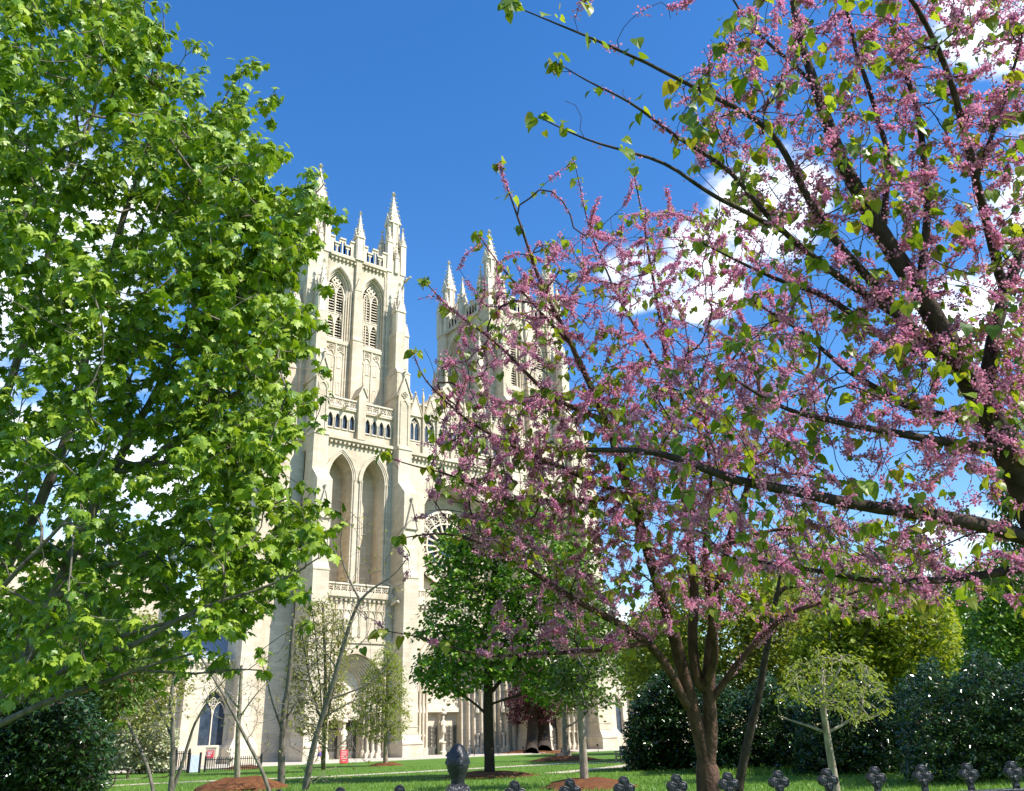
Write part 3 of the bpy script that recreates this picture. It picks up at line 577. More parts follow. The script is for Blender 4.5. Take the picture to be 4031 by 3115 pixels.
# ------------------------------------------------------------------ growing trees
BARK = {}
class Tree:
    def __init__(s, seed=1): s.P = np.zeros((400000, 3)); s.par = np.full(400000, -1); s.rm = np.zeros(400000); s.n = 0; s.ends = []; s.g = np.random.default_rng(seed); s.tips = []
    def path(s, pts, r0, r1, parent=-1, step=.12, jit=.0):
        pts = [np.asarray(p, float) for p in pts]
        if parent >= 0: pts = [s.P[parent]]+pts
        # smooth through the points
        Q = np.array(pts); seg = np.r_[0, np.cumsum(np.linalg.norm(np.diff(Q, axis=0), axis=1))]; n = max(2, int(seg[-1]/step)); t = np.linspace(0, seg[-1], n+1)
        C = np.stack([np.interp(t, seg, Q[:, k]) for k in range(3)], 1)
        for _ in range(3): C[1:-1] = .25*C[:-2]+.5*C[1:-1]+.25*C[2:]
        if jit: C[1:-1] += np.cumsum(s.g.normal(0, jit, (n-1, 3)), 0)*np.sin(np.linspace(0, np.pi, n-1))[:, None]*.5
        last = parent; ids = []
        for i in range(1 if parent >= 0 else 0, n+1):
            k = s.n; s.P[k] = C[i]; s.par[k] = last; s.rm[k] = r0+(r1-r0)*i/n; s.n += 1; last = k; ids.append(k)
        s.ends.append(ids); return ids
    def near(s, p): return int(np.argmin(((s.P[:s.n]-p)**2).sum(1)))
    def grow(s, T, step=.15, jit=.012, stiff=.35, sag=0.0, dmin=0.0):
        T = np.asarray(T, float); base = s.P[:s.n:3]
        d0 = np.array([((base-t)**2).sum(1).min() for t in T]); 
        for t in T[np.argsort(d0)]:
            X = s.P[:s.n]; d = np.sqrt(((X-t)**2).sum(1)); pr = s.par[:s.n]; tang = X-X[np.maximum(pr, 0)]; tl = np.linalg.norm(tang, axis=1)+1e-9
            cosv = ((t-X)*tang).sum(1)/(d*tl+1e-9); cost = d*(1.7-.7*cosv)
            j = int(np.argmin(cost)); L_ = d[j]
            if L_ < step*.8: s.tips.append(j); continue
            tg = tang[j]/tl[j] if tl[j] > 1e-6 else (t-X[j])/L_
            n = max(2, int(L_/step)); u = np.linspace(0, 1, n+1)[1:, None]; A = X[j].copy(); c1 = A+tg*L_*stiff; c2 = t-(t-A)*.3-np.array([0, 0, sag*L_])
            B = (1-u)**3*A+3*(1-u)**2*u*c1+3*(1-u)*u*u*c2+u**3*t
            if n > 2: B[:-1] += s.g.normal(0, jit, (n-1, 3))
            last = j
            for b in B: k = s.n; s.P[k] = b; s.par[k] = last; s.n += 1; last = k
            s.tips.append(last)
    def radii(s, tip=.004, p=2.3):
        a = np.zeros(s.n); kids = np.zeros(s.n, int)
        for k in range(s.n-1, -1, -1):
            if a[k] == 0: a[k] = tip**p
            if s.par[k] >= 0: a[s.par[k]] += a[k]; kids[s.par[k]] += 1
        s.R = np.maximum(a**(1/p), s.rm[:s.n]); s.kids = kids; return s.R
    def wood(s, name, m, parent, tip=.004, p=2.3, rmin=0, flare=0):
        R = s.radii(tip, p); n = s.n; best = np.full(n, -1)
        for k in range(n):
            q = s.par[k]
            if q >= 0 and (best[q] < 0 or R[k] > R[best[q]]): best[q] = k
        V = []; F = []; nv = 0
        for k in range(n):
            q = s.par[k]
            if q >= 0 and best[q] == k: continue
            ch = ([q] if q >= 0 else [])+[k]; c = k
            while best[c] >= 0: c = best[c]; ch.append(c)
            if len(ch) < 2: continue
            X = s.P[ch]; r = R[ch].copy()
            if q >= 0: r[0] = min(r[0], r[1]*1.15)
            sd = 9 if r.max() > .06 else (6 if r.max() > .02 else (4 if r.max() > .008 else 3))
            t = np.gradient(X, axis=0); t /= np.linalg.norm(t, axis=1)[:, None]+1e-9
            ref = np.array([.31, .87, .38]); a = np.cross(t, ref); a /= np.linalg.norm(a, axis=1)[:, None]+1e-9; b = np.cross(t, a)
            an = np.linspace(0, 2*np.pi, sd, endpoint=False)
            ring = X[:, None]+r[:, None, None]*(a[:, None]*np.cos(an)[None, :, None]+b[:, None]*np.sin(an)[None, :, None])
            if r.max() > .06: ring += (s.g.normal(0, .035, ring.shape[:2])[..., None]*(ring-X[:, None]))
            m_ = len(ch); V.append(ring.reshape(-1, 3)); i = np.arange(m_-1)[:, None]*sd; j = np.arange(sd)[None]; jj = (j+1) % sd
            F.append(np.stack([i+j, i+jj, i+sd+jj, i+sd+j], -1).reshape(-1, 4)+nv); nv += m_*sd
        V = np.concatenate(V); F = np.concatenate(F)
        return mesh_np(name, V, F, np.full(len(F), 4), m, parent, True)
def frames(d, n):                     # matrices with x along d and z near n
    d = d/(np.linalg.norm(d, axis=1)[:, None]+1e-9); y = np.cross(n, d); y /= np.linalg.norm(y, axis=1)[:, None]+1e-9; z = np.cross(d, y)
    return np.stack([d, y, z], 2)
def leaves_mesh(name, tv, tf, pos, d, nrm, size, m, parent, curl=None):
    tv = np.asarray(tv, float); tf = np.asarray(tf); M = frames(d, nrm)*np.asarray(size)[:, None, None]
    V = np.einsum('nij,kj->nki', M, tv)+pos[:, None]; k = len(tv)
    F = (tf[None]+np.arange(len(pos))[:, None, None]*k).reshape(-1, tf.shape[1])
    return mesh_np(name, V.reshape(-1, 3), F, np.full(len(F), tf.shape[1]), m, parent)
def fan(out, c):
    v = [c]+out; n = len(out); return v, [(0, 1+i, 1+(i+1) % n) for i in range(n)]
def leaf_shape(half, c, droop=.25, fold=.2):
    out = half+[(x, -y) for x, y in reversed(half[1:-1])]
    v, f = fan(out, c); return [(x, y, -droop*x*x+fold*abs(y)*.5-.25*y*y) for x, y in v], f
MAPLE = leaf_shape([(0, 0), (-.08, .34), (.12, .26), (.16, .5), (.42, .58), (.44, .26), (.66, .3), (.7, .14), (1, 0)], (.3, 0), .35, -.25)
HEART = leaf_shape([(0, 0), (-.12, .2), (-.06, .42), (.18, .5), (.5, .4), (.8, .17), (1.02, 0)], (.25, 0), .3, .35)
OVAL = ([(0, 0, 0), (.4, .26, .04), (1, 0, -.12), (.4, -.26, .04)], [(0, 1, 2), (0, 2, 3)])
BLOB = ([(0, 0, 0), (.35, .42, .05), (.85, .3, -.05), (1, -.1, -.15), (.5, -.42, .03)], [(0, 1, 2), (0, 2, 3), (0, 3, 4)])
FLOW = ([(0, 0, 0), (.5, .38, .1), (1, 0, .1), (.5, -.38, -.08), (.45, 0, .45), (.55, 0, -.42)], [(0, 1, 2), (0, 2, 3), (0, 4, 2), (0, 2, 5)])
def cluster_leaves(g, tips, k, spread, size, out_from=None, droop=(.15, .9), up=.9):
    """k leaves round each twig tip, hanging outwards"""
    n = len(tips)*k; T = np.repeat(tips, k, 0); az = g.uniform(0, 2*np.pi, n); dr = g.uniform(*droop, n)
    d = np.stack([np.cos(az)*np.cos(dr), np.sin(az)*np.cos(dr), -np.sin(dr)], 1)
    pos = T+np.stack([np.cos(az), np.sin(az), g.normal(0, .6, n)], 1)*(spread*g.uniform(.1, 1, n))[:, None]
    nr = np.stack([np.cos(az)*.5, np.sin(az)*.5, np.full(n, up)], 1)+g.normal(0, .35, (n, 3))
    return pos, d, nr, size*g.uniform(.65, 1.15, n)
def poly_pts(g, poly, n, dep, dsp):   # points inside an outline seen from the photographer's spot, spread in depth
    poly = np.array(poly, float); lo, hi = poly.min(0), poly.max(0); out = []
    while len(out) < n:
        p = g.uniform(lo, hi); c = False; j = len(poly)-1
        for i in range(len(poly)):
            if (poly[i, 1] > p[1]) != (poly[j, 1] > p[1]) and p[0] < (poly[j, 0]-poly[i, 0])*(p[1]-poly[i, 1])/(poly[j, 1]-poly[i, 1])+poly[i, 0]: c = not c
            j = i
        if c: out.append(at(p[0], p[1], dep+dsp*np.clip(g.normal(0, .6), -1.2, 1.2)))
    return np.array(out)
def PX(pts, dep):                     # polyline of (px, py[, depth]) into the world
    return [at(p[0], p[1], p[2] if len(p) > 2 else dep) for p in pts]
def bark(name, c1, c2, sc=14, bump=.6):
    m = mat(name, c2, .9, .15, .2, sc, bump, 30, col2=c1)
    for n in m.node_tree.nodes:
        if n.type == 'TEX_NOISE' and n.inputs['Scale'].default_value == sc:
            mp_ = N(m.node_tree, 'ShaderNodeMapping'); mp_.inputs['Scale'].default_value = (1, 1, .35)
            c = [q for q in m.node_tree.nodes if q.type == 'TEX_COORD'][0]; L(m.node_tree, c.outputs['Object'], mp_.inputs[0]); L(m.node_tree, mp_.outputs[0], n.inputs['Vector'])
    return m
B_GREY = bark('grey_bark', (.07, .058, .045), (.26, .225, .18), 10); B_DARK = bark('dark_bark', (.022, .017, .014), (.09, .065, .05), 16)
B_RED = bark('flaking_red_bark', (.03, .02, .016), (.15, .085, .06), 11, 1.0); B_PALE = bark('pale_bark', (.16, .125, .09), (.44, .38, .29), 9)
L_MAP = leaf_mat('maple_leaf', [(.09, .18, .012), (.15, .25, .018), (.23, .33, .026), (.33, .42, .05)], .27, (1.5, 1.55, .5), .42, .4)
L_RED = leaf_mat('redbud_leaf', [(.08, .15, .015), (.15, .23, .02), (.26, .33, .035), (.22, .2, .04)], .45, (1.7, 1.6, .5), .4, .4)
L_FLO = leaf_mat('redbud_flower', [(.45, .14, .30), (.66, .31, .47), (.80, .48, .60), (.82, .50, .56)], .4, (1.15, .9, 1.05), .6, .2)
L_GRN = leaf_mat('fresh_green_leaf', [(.045, .13, .012), (.09, .2, .018), (.15, .26, .025), (.22, .33, .04)], .3)
L_LIM = leaf_mat('lime_leaf', [(.14, .19, .025), (.22, .27, .035), (.3, .33, .06)], .45)
L_YEL = leaf_mat('yellow_green_leaf', [(.13, .19, .018), (.23, .29, .025), (.34, .37, .045)], .45)
L_HOL = leaf_mat('glossy_dark_leaf', [(.010, .03, .007), (.022, .055, .012), (.045, .095, .018)], .12, None, .2, .7)
L_MID = leaf_mat('mid_green_leaf', [(.04, .085, .012), (.075, .13, .018), (.12, .18, .03)], .35)
L_PUR = leaf_mat('purple_leaf', [(.05, .014, .022), (.1, .03, .04), (.14, .05, .05)], .35, (1.4, .8, .8))
L_WHT = leaf_mat('white_blossom', [(.3, .32, .12), (.55, .54, .34), (.66, .64, .5)], .3, (1, 1, .8))
L_OLV = leaf_mat('olive_bud_leaf', [(.15, .17, .035), (.24, .25, .06), (.3, .3, .09)], .4)
def crown(t, name, shape, k, spread, size, m, parent, tips=None, droop=(.1, .8), up=.9):
    T = t.P[np.array(t.tips)] if tips is None else tips
    return leaves_mesh(name, *shape, *cluster_leaves(t.g, T, k, spread, size, None, droop, up), m, parent)
# ---- broad maple filling the left of the picture
def maple():
    root_p = at(-230, 1660, 8.2); root = empty('maple_tree', (0, 0, 0)); t = Tree(11); g = t.g
    base = np.array([root_p[0], root_p[1], 0]); tr = t.path([base, root_p+[0, 0, -.5], root_p], .2, .17)
    f = tr[-1]
    lim = [([(-120, 1600, 8), (0, 1545, 7.8), (88, 1500, 7.7), (186, 1469, 7.6), (260, 1441, 7.5), (350, 1410, 7.4), (430, 1390, 7.3)], .05, .008),
           ([(-130, 1590, 8.1), (0, 1520, 7.9), (91, 1455, 7.8), (160, 1415, 7.6), (220, 1375, 7.5), (300, 1345, 7.3), (400, 1320, 7.2), (470, 1290, 7)], .055, .008),
           ([(-120, 1570, 8.2), (0, 1500, 8.2), (42, 1432, 8.2), (80, 1367, 8.3), (117, 1263, 8.3), (183, 1107, 8.4), (260, 960, 8.5), (360, 780, 8.6), (450, 560, 8.6), (540, 330, 8.6)], .075, .01),
           ([(-150, 1540, 8.4), (-40, 1380, 8.6), (10, 1200, 8.8), (70, 1107, 8.8), (140, 930, 9), (200, 700, 9), (274, 429, 9), (310, 364, 9), (322, 258, 9), (350, 60, 9)], .08, .01),
           ([(-170, 1500, 8.6), (-100, 1250, 9), (-30, 950, 9.3), (60, 700, 9.4), (129, 393, 9.4), (180, 297, 9.4), (206, 206, 9.4), (230, 20, 9.5)], .08, .01),
           ([(-200, 1480, 8.6), (-160, 1150, 9.2), (-110, 750, 9.6), (0, 400, 9.8), (60, 150, 9.8), (100, -60, 9.9)], .08, .012),
           ([(-180, 1560, 7.6), (-100, 1400, 7), (0, 1250, 6.8), (100, 1150, 6.8), (200, 1050, 6.8)], .05, .01)]
    ids = {}
    for i, (p, a, b) in enumerate(lim): ids[i] = t.path(PX(p, 8), a, b, f, .12, .006)
    for i, (p, a, b) in ((2, ([(117, 1287, 8.2), (187, 1224, 8.1), (242, 1205, 8), (304, 1177, 7.9), (347, 1177, 7.9), (480, 1120, 7.8), (620, 1060, 7.7)], .035, .008)), (2, ([(300, 1000, 8.3), (420, 900, 8.2), (560, 800, 8.1), (660, 720, 8.1)], .03, .007)),
                         (2, ([(250, 1010, 8.4), (370, 980, 8.2), (520, 960, 8), (640, 930, 7.9)], .03, .007)), (2, ([(400, 640, 8.6), (520, 560, 8.5), (620, 470, 8.4), (690, 395, 8.4)], .028, .006)),
                         (1, ([(234, 1400, 7.4), (296, 1372, 7.3), (390, 1314, 7.2), (480, 1280, 7.1), (600, 1240, 7), (680, 1190, 7)], .03, .007)), (4, ([(403, 461, 9), (426, 387, 9), (451, 300, 9), (480, 200, 9), (530, 140, 9)], .025, .006)),
                         (3, ([(300, 520, 8.9), (380, 480, 8.8), (430, 380, 8.8), (500, 260, 8.8), (590, 200, 8.8)], .03, .006)), (0, ([(300, 1425, 7.5), (400, 1440, 7.4), (500, 1425, 7.3), (560, 1430, 7.3)], .015, .006))):
        w0 = PX(p, 8); j = t.near(w0[0]); t.path(w0, a, b, j, .12, .006)
    out = [(-120, -90), (290, -90), (310, 60), (350, 100), (385, 120), (400, 220), (450, 230), (520, 190), (545, 230), (555, 260), (520, 310), (510, 360), (560, 400), (580, 450), (620, 440), (650, 430), (640, 500), (650, 540), (620, 600), (600, 660), (640, 740), (620, 790), (640, 880), (605, 930), (590, 1000), (640, 1080), (665, 1130), (650, 1200), (610, 1290), (560, 1340), (510, 1390), (430, 1370), (350, 1430), (250, 1410), (160, 1460), (60, 1490), (-120, 1480)]
    ctr = np.concatenate([poly_pts(g, out, 640, 8.3, 1.8), poly_pts(g, [(330, 250), (540, 300), (610, 450), (630, 540), (610, 700), (620, 880), (590, 980), (650, 1130), (630, 1200), (540, 1330), (430, 1340), (400, 1000), (400, 600)], 170, 8.1, .8)])
    A = []
    for c in ctr:                     # sprays: shoots that fan up and outward
        ax = unit(RT*.45+UZ*.8+g.normal(0, .35, 3)); q = g.integers(4, 8)
        A += [c+ax*g.uniform(-.22, .34)+g.normal(0, .07, 3) for _ in range(q)]
    A = np.array(A); B = A[:0]
    edge = PX([(345, 10, 9), (400, 85, 8.8), (428, 100, 8.8), (498, 155, 8.8), (555, 135, 8.8), (525, 125, 8.9), (600, 188, 8.8), (570, 255, 8.7), (608, 352, 8.6), (598, 330, 8.6), (672, 366, 8.4), (655, 425, 8.4), (722, 460, 8.4), (715, 475, 8.4), (690, 610, 8.2), (684, 690, 8.1), (690, 790, 8.1), (688, 845, 8), (672, 900, 8), (712, 1090, 7.6), (718, 1120, 7.5), (700, 1170, 7.4), (655, 1330, 7.2), (560, 1450, 7.2), (390, 1450, 7.3), (265, 1465, 7.5), (560, 1385, 7.2)], 8)
    T = np.concatenate([A, B, np.array(edge)])
    t.grow(T, .16, .012, .35, .06)
    t.wood('trunk', B_GREY, root, .0036, 2.35)
    pos, d, nr, sz = cluster_leaves(g, t.P[np.array(t.tips)], 9, .09, .088, None, (.2, 1.3), 1.0)
    leaves_mesh('crown', *MAPLE, pos, d, nr, sz, L_MAP, root)
    return tag(root, 'large fresh green maple leaning in from the left with pale grey limbs', 'tree')
maple()
def flowers(t, root, dens, rlo, rhi, size, seed, name='blossom', keep=None):
    """pink pea flowers in tight bunches straight on the older wood"""
    g = np.random.default_rng(seed); R = t.R; k = np.where((R > rlo) & (R < rhi) & (t.par[:t.n] >= 0))[0]
    if keep is not None: k = k[keep(t.P[k])]
    ph = np.sin(t.P[k]@np.array([2.1, 1.7, 2.9])*2.2)+np.sin(t.P[k]@np.array([-1.3, 2.6, 1.9])*3.1)+g.normal(0, .6, len(k))
    k = k[ph > -.35]; sl_ = np.linalg.norm(t.P[k]-t.P[t.par[k]], axis=1)
    n = g.poisson(dens*sl_*g.gamma(1.2, .85, len(k))); idx = np.repeat(k, n); N_ = len(idx); u = g.uniform(0, 1, (N_, 1))
    o = g.normal(0, 1, (N_, 3)); o /= np.linalg.norm(o, axis=1)[:, None]; o[:, 2] -= .25
    pos = t.P[idx]*u+t.P[t.par[idx]]*(1-u)+o*(R[idx]+g.gamma(1.3, .007, N_))[:, None]
    return leaves_mesh(name, *FLOW, pos, o, g.normal(0, 1, (N_, 3)), size*g.uniform(.7, 1.3, N_), L_FLO, root)
def bud_leaves(t, root, idx, k, size, seed, name='crown', spread=.05):
    g = np.random.default_rng(seed); T = t.P[idx]
    pos, d, nr, sz = cluster_leaves(g, T, k, spread, size, None, (.2, 1.35), .55)
    return leaves_mesh(name, *HEART, pos, d, nr, sz*g.choice([.55, .8, 1, 1.25], len(sz)), L_RED, root)
def shoots(t, root, k, size, seed):   # leaves strung along the last part of each long limb
    g = np.random.default_rng(seed); idx = [i for e in t.ends if t.R[e[-1]] < .0075 for i in e[int(len(e)*.7)::3]+[e[-1]]*2]
    return bud_leaves(t, root, np.array(idx), k, size, seed+1, 'shoot_leaves', .06)
# ---- near redbud reaching in from the right
def near_redbud():
    root = empty('redbud_tree'); t = Tree(21); g = t.g; b = at(2420, 1560, 5.0)
    tr = t.path([np.array([b[0], b[1], 0]), b, at(2330, 1400, 4.9), at(2250, 1230, 4.8)], .14, .11); f = tr[-1]
    a = t.path(PX([(2184, 1030, 4.7), (2110, 880, 4.7), (2040, 760, 4.7), (1960, 620, 4.7), (1880, 500, 4.8), (1790, 330, 4.8), (1740, 180, 4.9), (1700, 60, 5), (1680, -60, 5)], 5), .095, .012, f, .08, .004)
    def br(p, a, b, j=None): w0 = PX(p, 5); return t.path(w0, a, b, t.near(w0[0]) if j is None else j, .08, .004)
    br([(2105, 830, 4.7), (2120, 700, 4.8), (2150, 600, 4.9), (2190, 500, 5), (2230, 300, 5)], .045, .02)
    br([(2060, 800, 4.7), (1960, 715, 4.6), (1860, 600, 4.5), (1760, 490, 4.5), (1650, 279, 4.5), (1575, 237, 4.5), (1495, 196, 4.5), (1414, 157, 4.5), (1350, 125, 4.5), (1260, 83, 4.5), (1177, 48, 4.5), (1085, 8, 4.5)], .032, .003)
    br([(1960, 700, 4.6), (1800, 600, 4.4), (1671, 500, 4.3), (1626, 449, 4.3), (1575, 385, 4.3), (1527, 340, 4.3), (1456, 305, 4.3), (1392, 257, 4.3), (1350, 218, 4.3), (1260, 180, 4.3), (1190, 135, 4.3)], .028, .003)
    br([(1671, 500, 4.3), (1575, 440, 4.2), (1510, 420, 4.2), (1478, 378, 4.2), (1414, 340, 4.2), (1350, 326, 4.2), (1260, 301, 4.2), (1209, 282, 4.2), (1150, 250, 4.2)], .016, .003)
    br([(2040, 760, 4.7), (1900, 740, 4.9), (1780, 640, 5.1), (1640, 590, 5.2), (1500, 520, 5.3)], .03, .006)
    br([(2110, 900, 4.7), (1950, 880, 4.9), (1800, 790, 5.0), (1700, 700, 5.2), (1600, 640, 5.3)], .03, .006)
    br([(2150, 960, 4.7), (2000, 940, 4.5), (1830, 910, 4.4), (1680, 880, 4.3), (1550, 800, 4.2)], .03, .006)
    br([(2230, 1160, 4.8), (2100, 1118, 4.6), (1950, 1093, 4.5), (1800, 1075, 4.4), (1700, 1052, 4.4), (1587, 1030, 4.3), (1537, 1015, 4.3), (1400, 960, 4.3), (1250, 960, 4.3)], .05, .012, f)
    br([(2240, 1200, 4.8), (2096, 1229, 4.7), (1960, 1240, 4.6), (1850, 1240, 4.6), (1700, 1210, 4.6), (1560, 1190, 4.6)], .03, .006, f)
    br([(1960, 620, 4.7), (1980, 450, 4.8), (1960, 250, 4.9), (1900, 60, 5), (1880, -60, 5)], .025, .01)
    br([(1880, 500, 4.8), (1900, 330, 5), (1830, 120, 5.1), (1790, -50, 5.1)], .02, .01)
    br([(2140, 620, 4.9), (2080, 380, 4.6), (2020, 150, 4.4), (1960, 20, 4.3), (1900, -60, 4.2)], .028, .01)
    br([(2080, 380, 4.6), (2150, 200, 4.5), (2184, 60, 4.5)], .018, .008)
    br([(1740, 180, 4.9), (1600, 60, 5.1), (1540, -40, 5.2)], .018, .006)
    tips = PX([(1240, 5, 4.5), (1290, -20, 4.5), (1330, 60, 4.5), (1180, 160, 4.3), (1205, 215, 4.3), (1410, 5, 4.5), (1430, 40, 4.6), (1240, 250, 4.2), (1360, 30, 4.5), (1480, -10, 4.6), (1330, 190, 4.4)], 4.5)
    A = poly_pts(g, [(1420, 180), (1560, 30), (1700, -80), (2260, -80), (2260, 860), (1980, 900), (1700, 640), (1500, 420)], 2000, 4.7, .75)
    B = poly_pts(g, [(1350, 800), (1700, 620), (2260, 760), (2260, 1300), (1850, 1290), (1500, 1180), (1300, 980)], 1150, 4.7, .7)
    t.grow(np.concatenate([np.array(tips), A, B]), .07, .004, .45, .05)
    t.wood('trunk', B_DARK, root, .0017, 2.6)
    near_o = lambda P: g.uniform(0, 1, len(P)) < np.clip(.35+.0009*(((P-CAM)@RT)/((P-CAM)@FW)*1804+1092-1250), .15, 1)
    flowers(t, root, 430, .0017, .05, .0145, 5, keep=near_o)
    tp = np.array(t.tips); bud_leaves(t, root, tp[g.uniform(0, 1, len(tp)) < .26], 4, .06, 8, spread=.055); shoots(t, root, 4, .065, 9)
    return tag(root, 'nearest pink flowering redbud with dark forked limbs entering from the right edge', 'tree')
near_redbud()
# ---- redbud with several stems behind the fence
def mid_redbud():
    root = empty('redbud_tree'); t = Tree(33); g = t.g; D = 8.6; b = at(1510, 1700, D)
    tr = t.path([np.array([b[0], b[1], 0]), b+[0, 0, -.4], at(1508, 1640, D)], .15, .115); f = tr[-1]
    def br(p, a, b_, j=None): w0 = PX(p, D); return t.path(w0, a, b_, t.near(w0[0]) if j is None else j, .1, .006)
    br([(1490, 1560), (1460, 1450), (1440, 1380), (1410, 1280, 8.5), (1380, 1180, 8.4), (1345, 1060, 8.3), (1290, 900, 8.2), (1220, 740, 8.1), (1150, 600, 8), (1110, 480, 8), (1065, 355, 8)], .08, .004, f)
    br([(1518, 1560), (1510, 1480), (1513, 1400), (1525, 1280), (1550, 1150, 8.8), (1600, 1000, 9), (1620, 850, 9.2), (1600, 700, 9.3)], .078, .008, f)
    br([(1492, 1480), (1475, 1380), (1482, 1270, 8.8), (1470, 1150, 9), (1450, 1000, 9.2), (1430, 820, 9.4), (1400, 640, 9.5), (1370, 460, 9.5), (1350, 360, 9.5)], .058, .005)
    br([(1500, 1470), (1530, 1400, 8.4), (1515, 1290, 8.2), (1500, 1180, 8), (1520, 1040, 7.8), (1500, 850, 7.6)], .048, .008)
    br([(1470, 1520), (1430, 1430, 8.4), (1390, 1370, 8.3), (1320, 1325, 8.1), (1250, 1290, 8), (1150, 1220, 7.8), (1050, 1160, 7.7), (950, 1130, 7.6), (850, 1150, 7.5)], .05, .005)
    br([(1390, 1370, 8.3), (1300, 1385, 8), (1219, 1392, 7.8), (1149, 1396, 7.7), (1045, 1403, 7.6), (986, 1393, 7.5), (926, 1368, 7.5), (867, 1352, 7.5), (815, 1345, 7.5)], .028, .004)
    br([(1525, 1490), (1560, 1430, 8.5), (1610, 1370, 8.4), (1680, 1305, 8.3), (1800, 1270, 8.2), (1900, 1240, 8.2)], .042, .01)
    br([(1345, 1060, 8.3), (1250, 1020, 8), (1120, 960, 7.8), (1000, 900, 7.7), (900, 810, 7.6), (880, 750, 7.6)], .03, .004)
    br([(1290, 900, 8.2), (1180, 850, 8), (1050, 720, 7.9), (960, 660, 7.9), (905, 600, 7.9)], .026, .004)
    br([(1345, 1060, 8.3), (1230, 1070, 7.9), (1080, 1070, 7.7), (950, 1010, 7.5), (840, 985, 7.5), (815, 965, 7.5)], .026, .004)
    br([(1220, 740, 8.1), (1130, 640, 8.2), (1060, 560, 8.2), (1020, 500, 8.2)], .02, .004)
    br([(1430, 820, 9.4), (1320, 640, 9.3), (1260, 500, 9.3), (1225, 345, 9.3)], .02, .004)
    br([(1600, 1000, 9), (1700, 900, 9), (1750, 760, 9.1), (1720, 600, 9.2)], .03, .008)
    for p in ([(1500, 1180, 8), (1640, 1130, 7.8), (1800, 1120, 7.6), (1950, 1180, 7.6)], [(1550, 1150, 8.8), (1680, 1180, 9.2), (1850, 1200, 9.4), (2000, 1160, 9.6)], [(1500, 1050, 7.8), (1680, 1000, 7.6), (1850, 1040, 7.5)]): br(p, .022, .006)
    tips = PX([(1065, 350), (1225, 340), (1150, 405), (1280, 420), (1330, 440), (1420, 400), (1200, 430), (1100, 455), (1020, 520), (905, 605), (890, 640), (980, 575), (1030, 590), (905, 745), (925, 790), (820, 970), (850, 1000), (845, 1145), (870, 1190), (860, 1240), (820, 1330), (800, 1345), (765, 1375), (905, 1100), (890, 950), (735, 1280), (700, 1275), (1480, 520), (1350, 380)], 7.9)
    A = poly_pts(g, [(920, 780), (1060, 560), (1250, 470), (1480, 430), (1700, 560), (1760, 900), (1700, 1180), (1500, 1260), (1250, 1240), (1050, 1180), (900, 1080)], 2700, 8.4, 1.2)
    B = poly_pts(g, [(950, 900), (1400, 760), (1600, 900), (1550, 1100), (1300, 1250), (1000, 1180)], 1500, 8.1, .9)
    Cc = poly_pts(g, [(1080, 1250), (1500, 1180), (1950, 1150), (2100, 1250), (1800, 1330), (1500, 1330), (1300, 1400), (1000, 1400)], 750, 8.2, .9)
    t.grow(np.concatenate([np.array(tips), A, B, Cc]), .1, .006, .45, .04)
    t.wood('trunk', B_RED, root, .0028, 2.65)
    flowers(t, root, 330, .0022, .035, .0185, 15, keep=lambda P: g.uniform(0, 1, len(P)) < np.clip(1.25-.0012*abs(((P-CAM)@RT)/((P-CAM)@FW)*1804+1092-1300), .3, 1))
    tp = np.array(t.tips); bud_leaves(t, root, tp[g.uniform(0, 1, len(tp)) < .2], 4, .07, 18, spread=.06); shoots(t, root, 4, .08, 20); bud_leaves(t, root, tp[:len(tips)], 6, .095, 19, 'shoot_leaves', .09)
    return tag(root, 'pink flowering redbud with several red brown stems standing behind the iron fence', 'tree')
mid_redbud()
def curved_redbud():
    root = empty('redbud_tree'); t = Tree(41); D = 11.0; b = at(1572, 1700, D)
    f = t.path([np.array([b[0], b[1], 0]), b, *PX([(1582, 1640), (1600, 1560), (1622, 1470), (1630, 1410), (1645, 1340), (1660, 1250)], D)], .075, .03)[-1]
    T = poly_pts(t.g, [(1580, 1150), (1700, 1080), (1950, 1120), (2050, 1220), (1900, 1330), (1750, 1310)], 700, 11.3, 1.3)
    t.grow(T, .14, .01, .4); t.wood('trunk', B_DARK, root, .003); flowers(t, root, 150, .0028, .02, .02, 25)
    tp = np.array(t.tips); bud_leaves(t, root, tp[::2], 4, .07, 28, spread=.07)
    return tag(root, 'slim redbud with a single curved grey trunk right of the many stemmed one', 'tree')
curved_redbud()
# ---- trees and shrubs on the lawn and beyond it
def lawn_tree(label, base, depth, trunk, crown_pts, dsp, leaf, lm, bk, r0, k=7, spread=.35, size=.22, name='tree', cat='tree', tip=.01, droop=(.1, .9), group=None, limbs=(), seed=None, up=.9, step=None, p=2.4):
    root = empty(name); t = Tree(seed or int(base[0]*7+base[1])); D = depth
    P0 = ground_at(*base) if base[1] < 1690 else None
    if P0 is None: q = at(base[0], base[1], D); P0 = np.array([q[0], q[1], 0])
    f = t.path([P0-[0, 0, .1]]+PX(trunk, D), r0, r0*.45, -1, max(.12, D*.012), D*.0006)
    ring = t.n
    for pth, a, b in limbs: w0 = PX(pth, D); t.path(w0, a, b, t.near(w0[0]), max(.1, D*.01), D*.0006)
    T = np.concatenate([poly_pts(t.g, c, int(n*(2.6 if n > 150 else 1.8)), D+(o[0] if o else 0), dsp) for c, n, *o in crown_pts])
    t.grow(T, step or max(.12, D*.009), D*.0009, .4, .05); t.wood('trunk', bk, root, tip, p)
    leaves_mesh('crown', *leaf, *cluster_leaves(t.g, t.P[np.array(t.tips)], int(k*1.6) if k > 3 else k, spread, size, None, droop, up), lm, root)
    return tag(root, label, cat, group)
GD = lambda x, y: float((ground_at(x, y)-CAM)@FW)

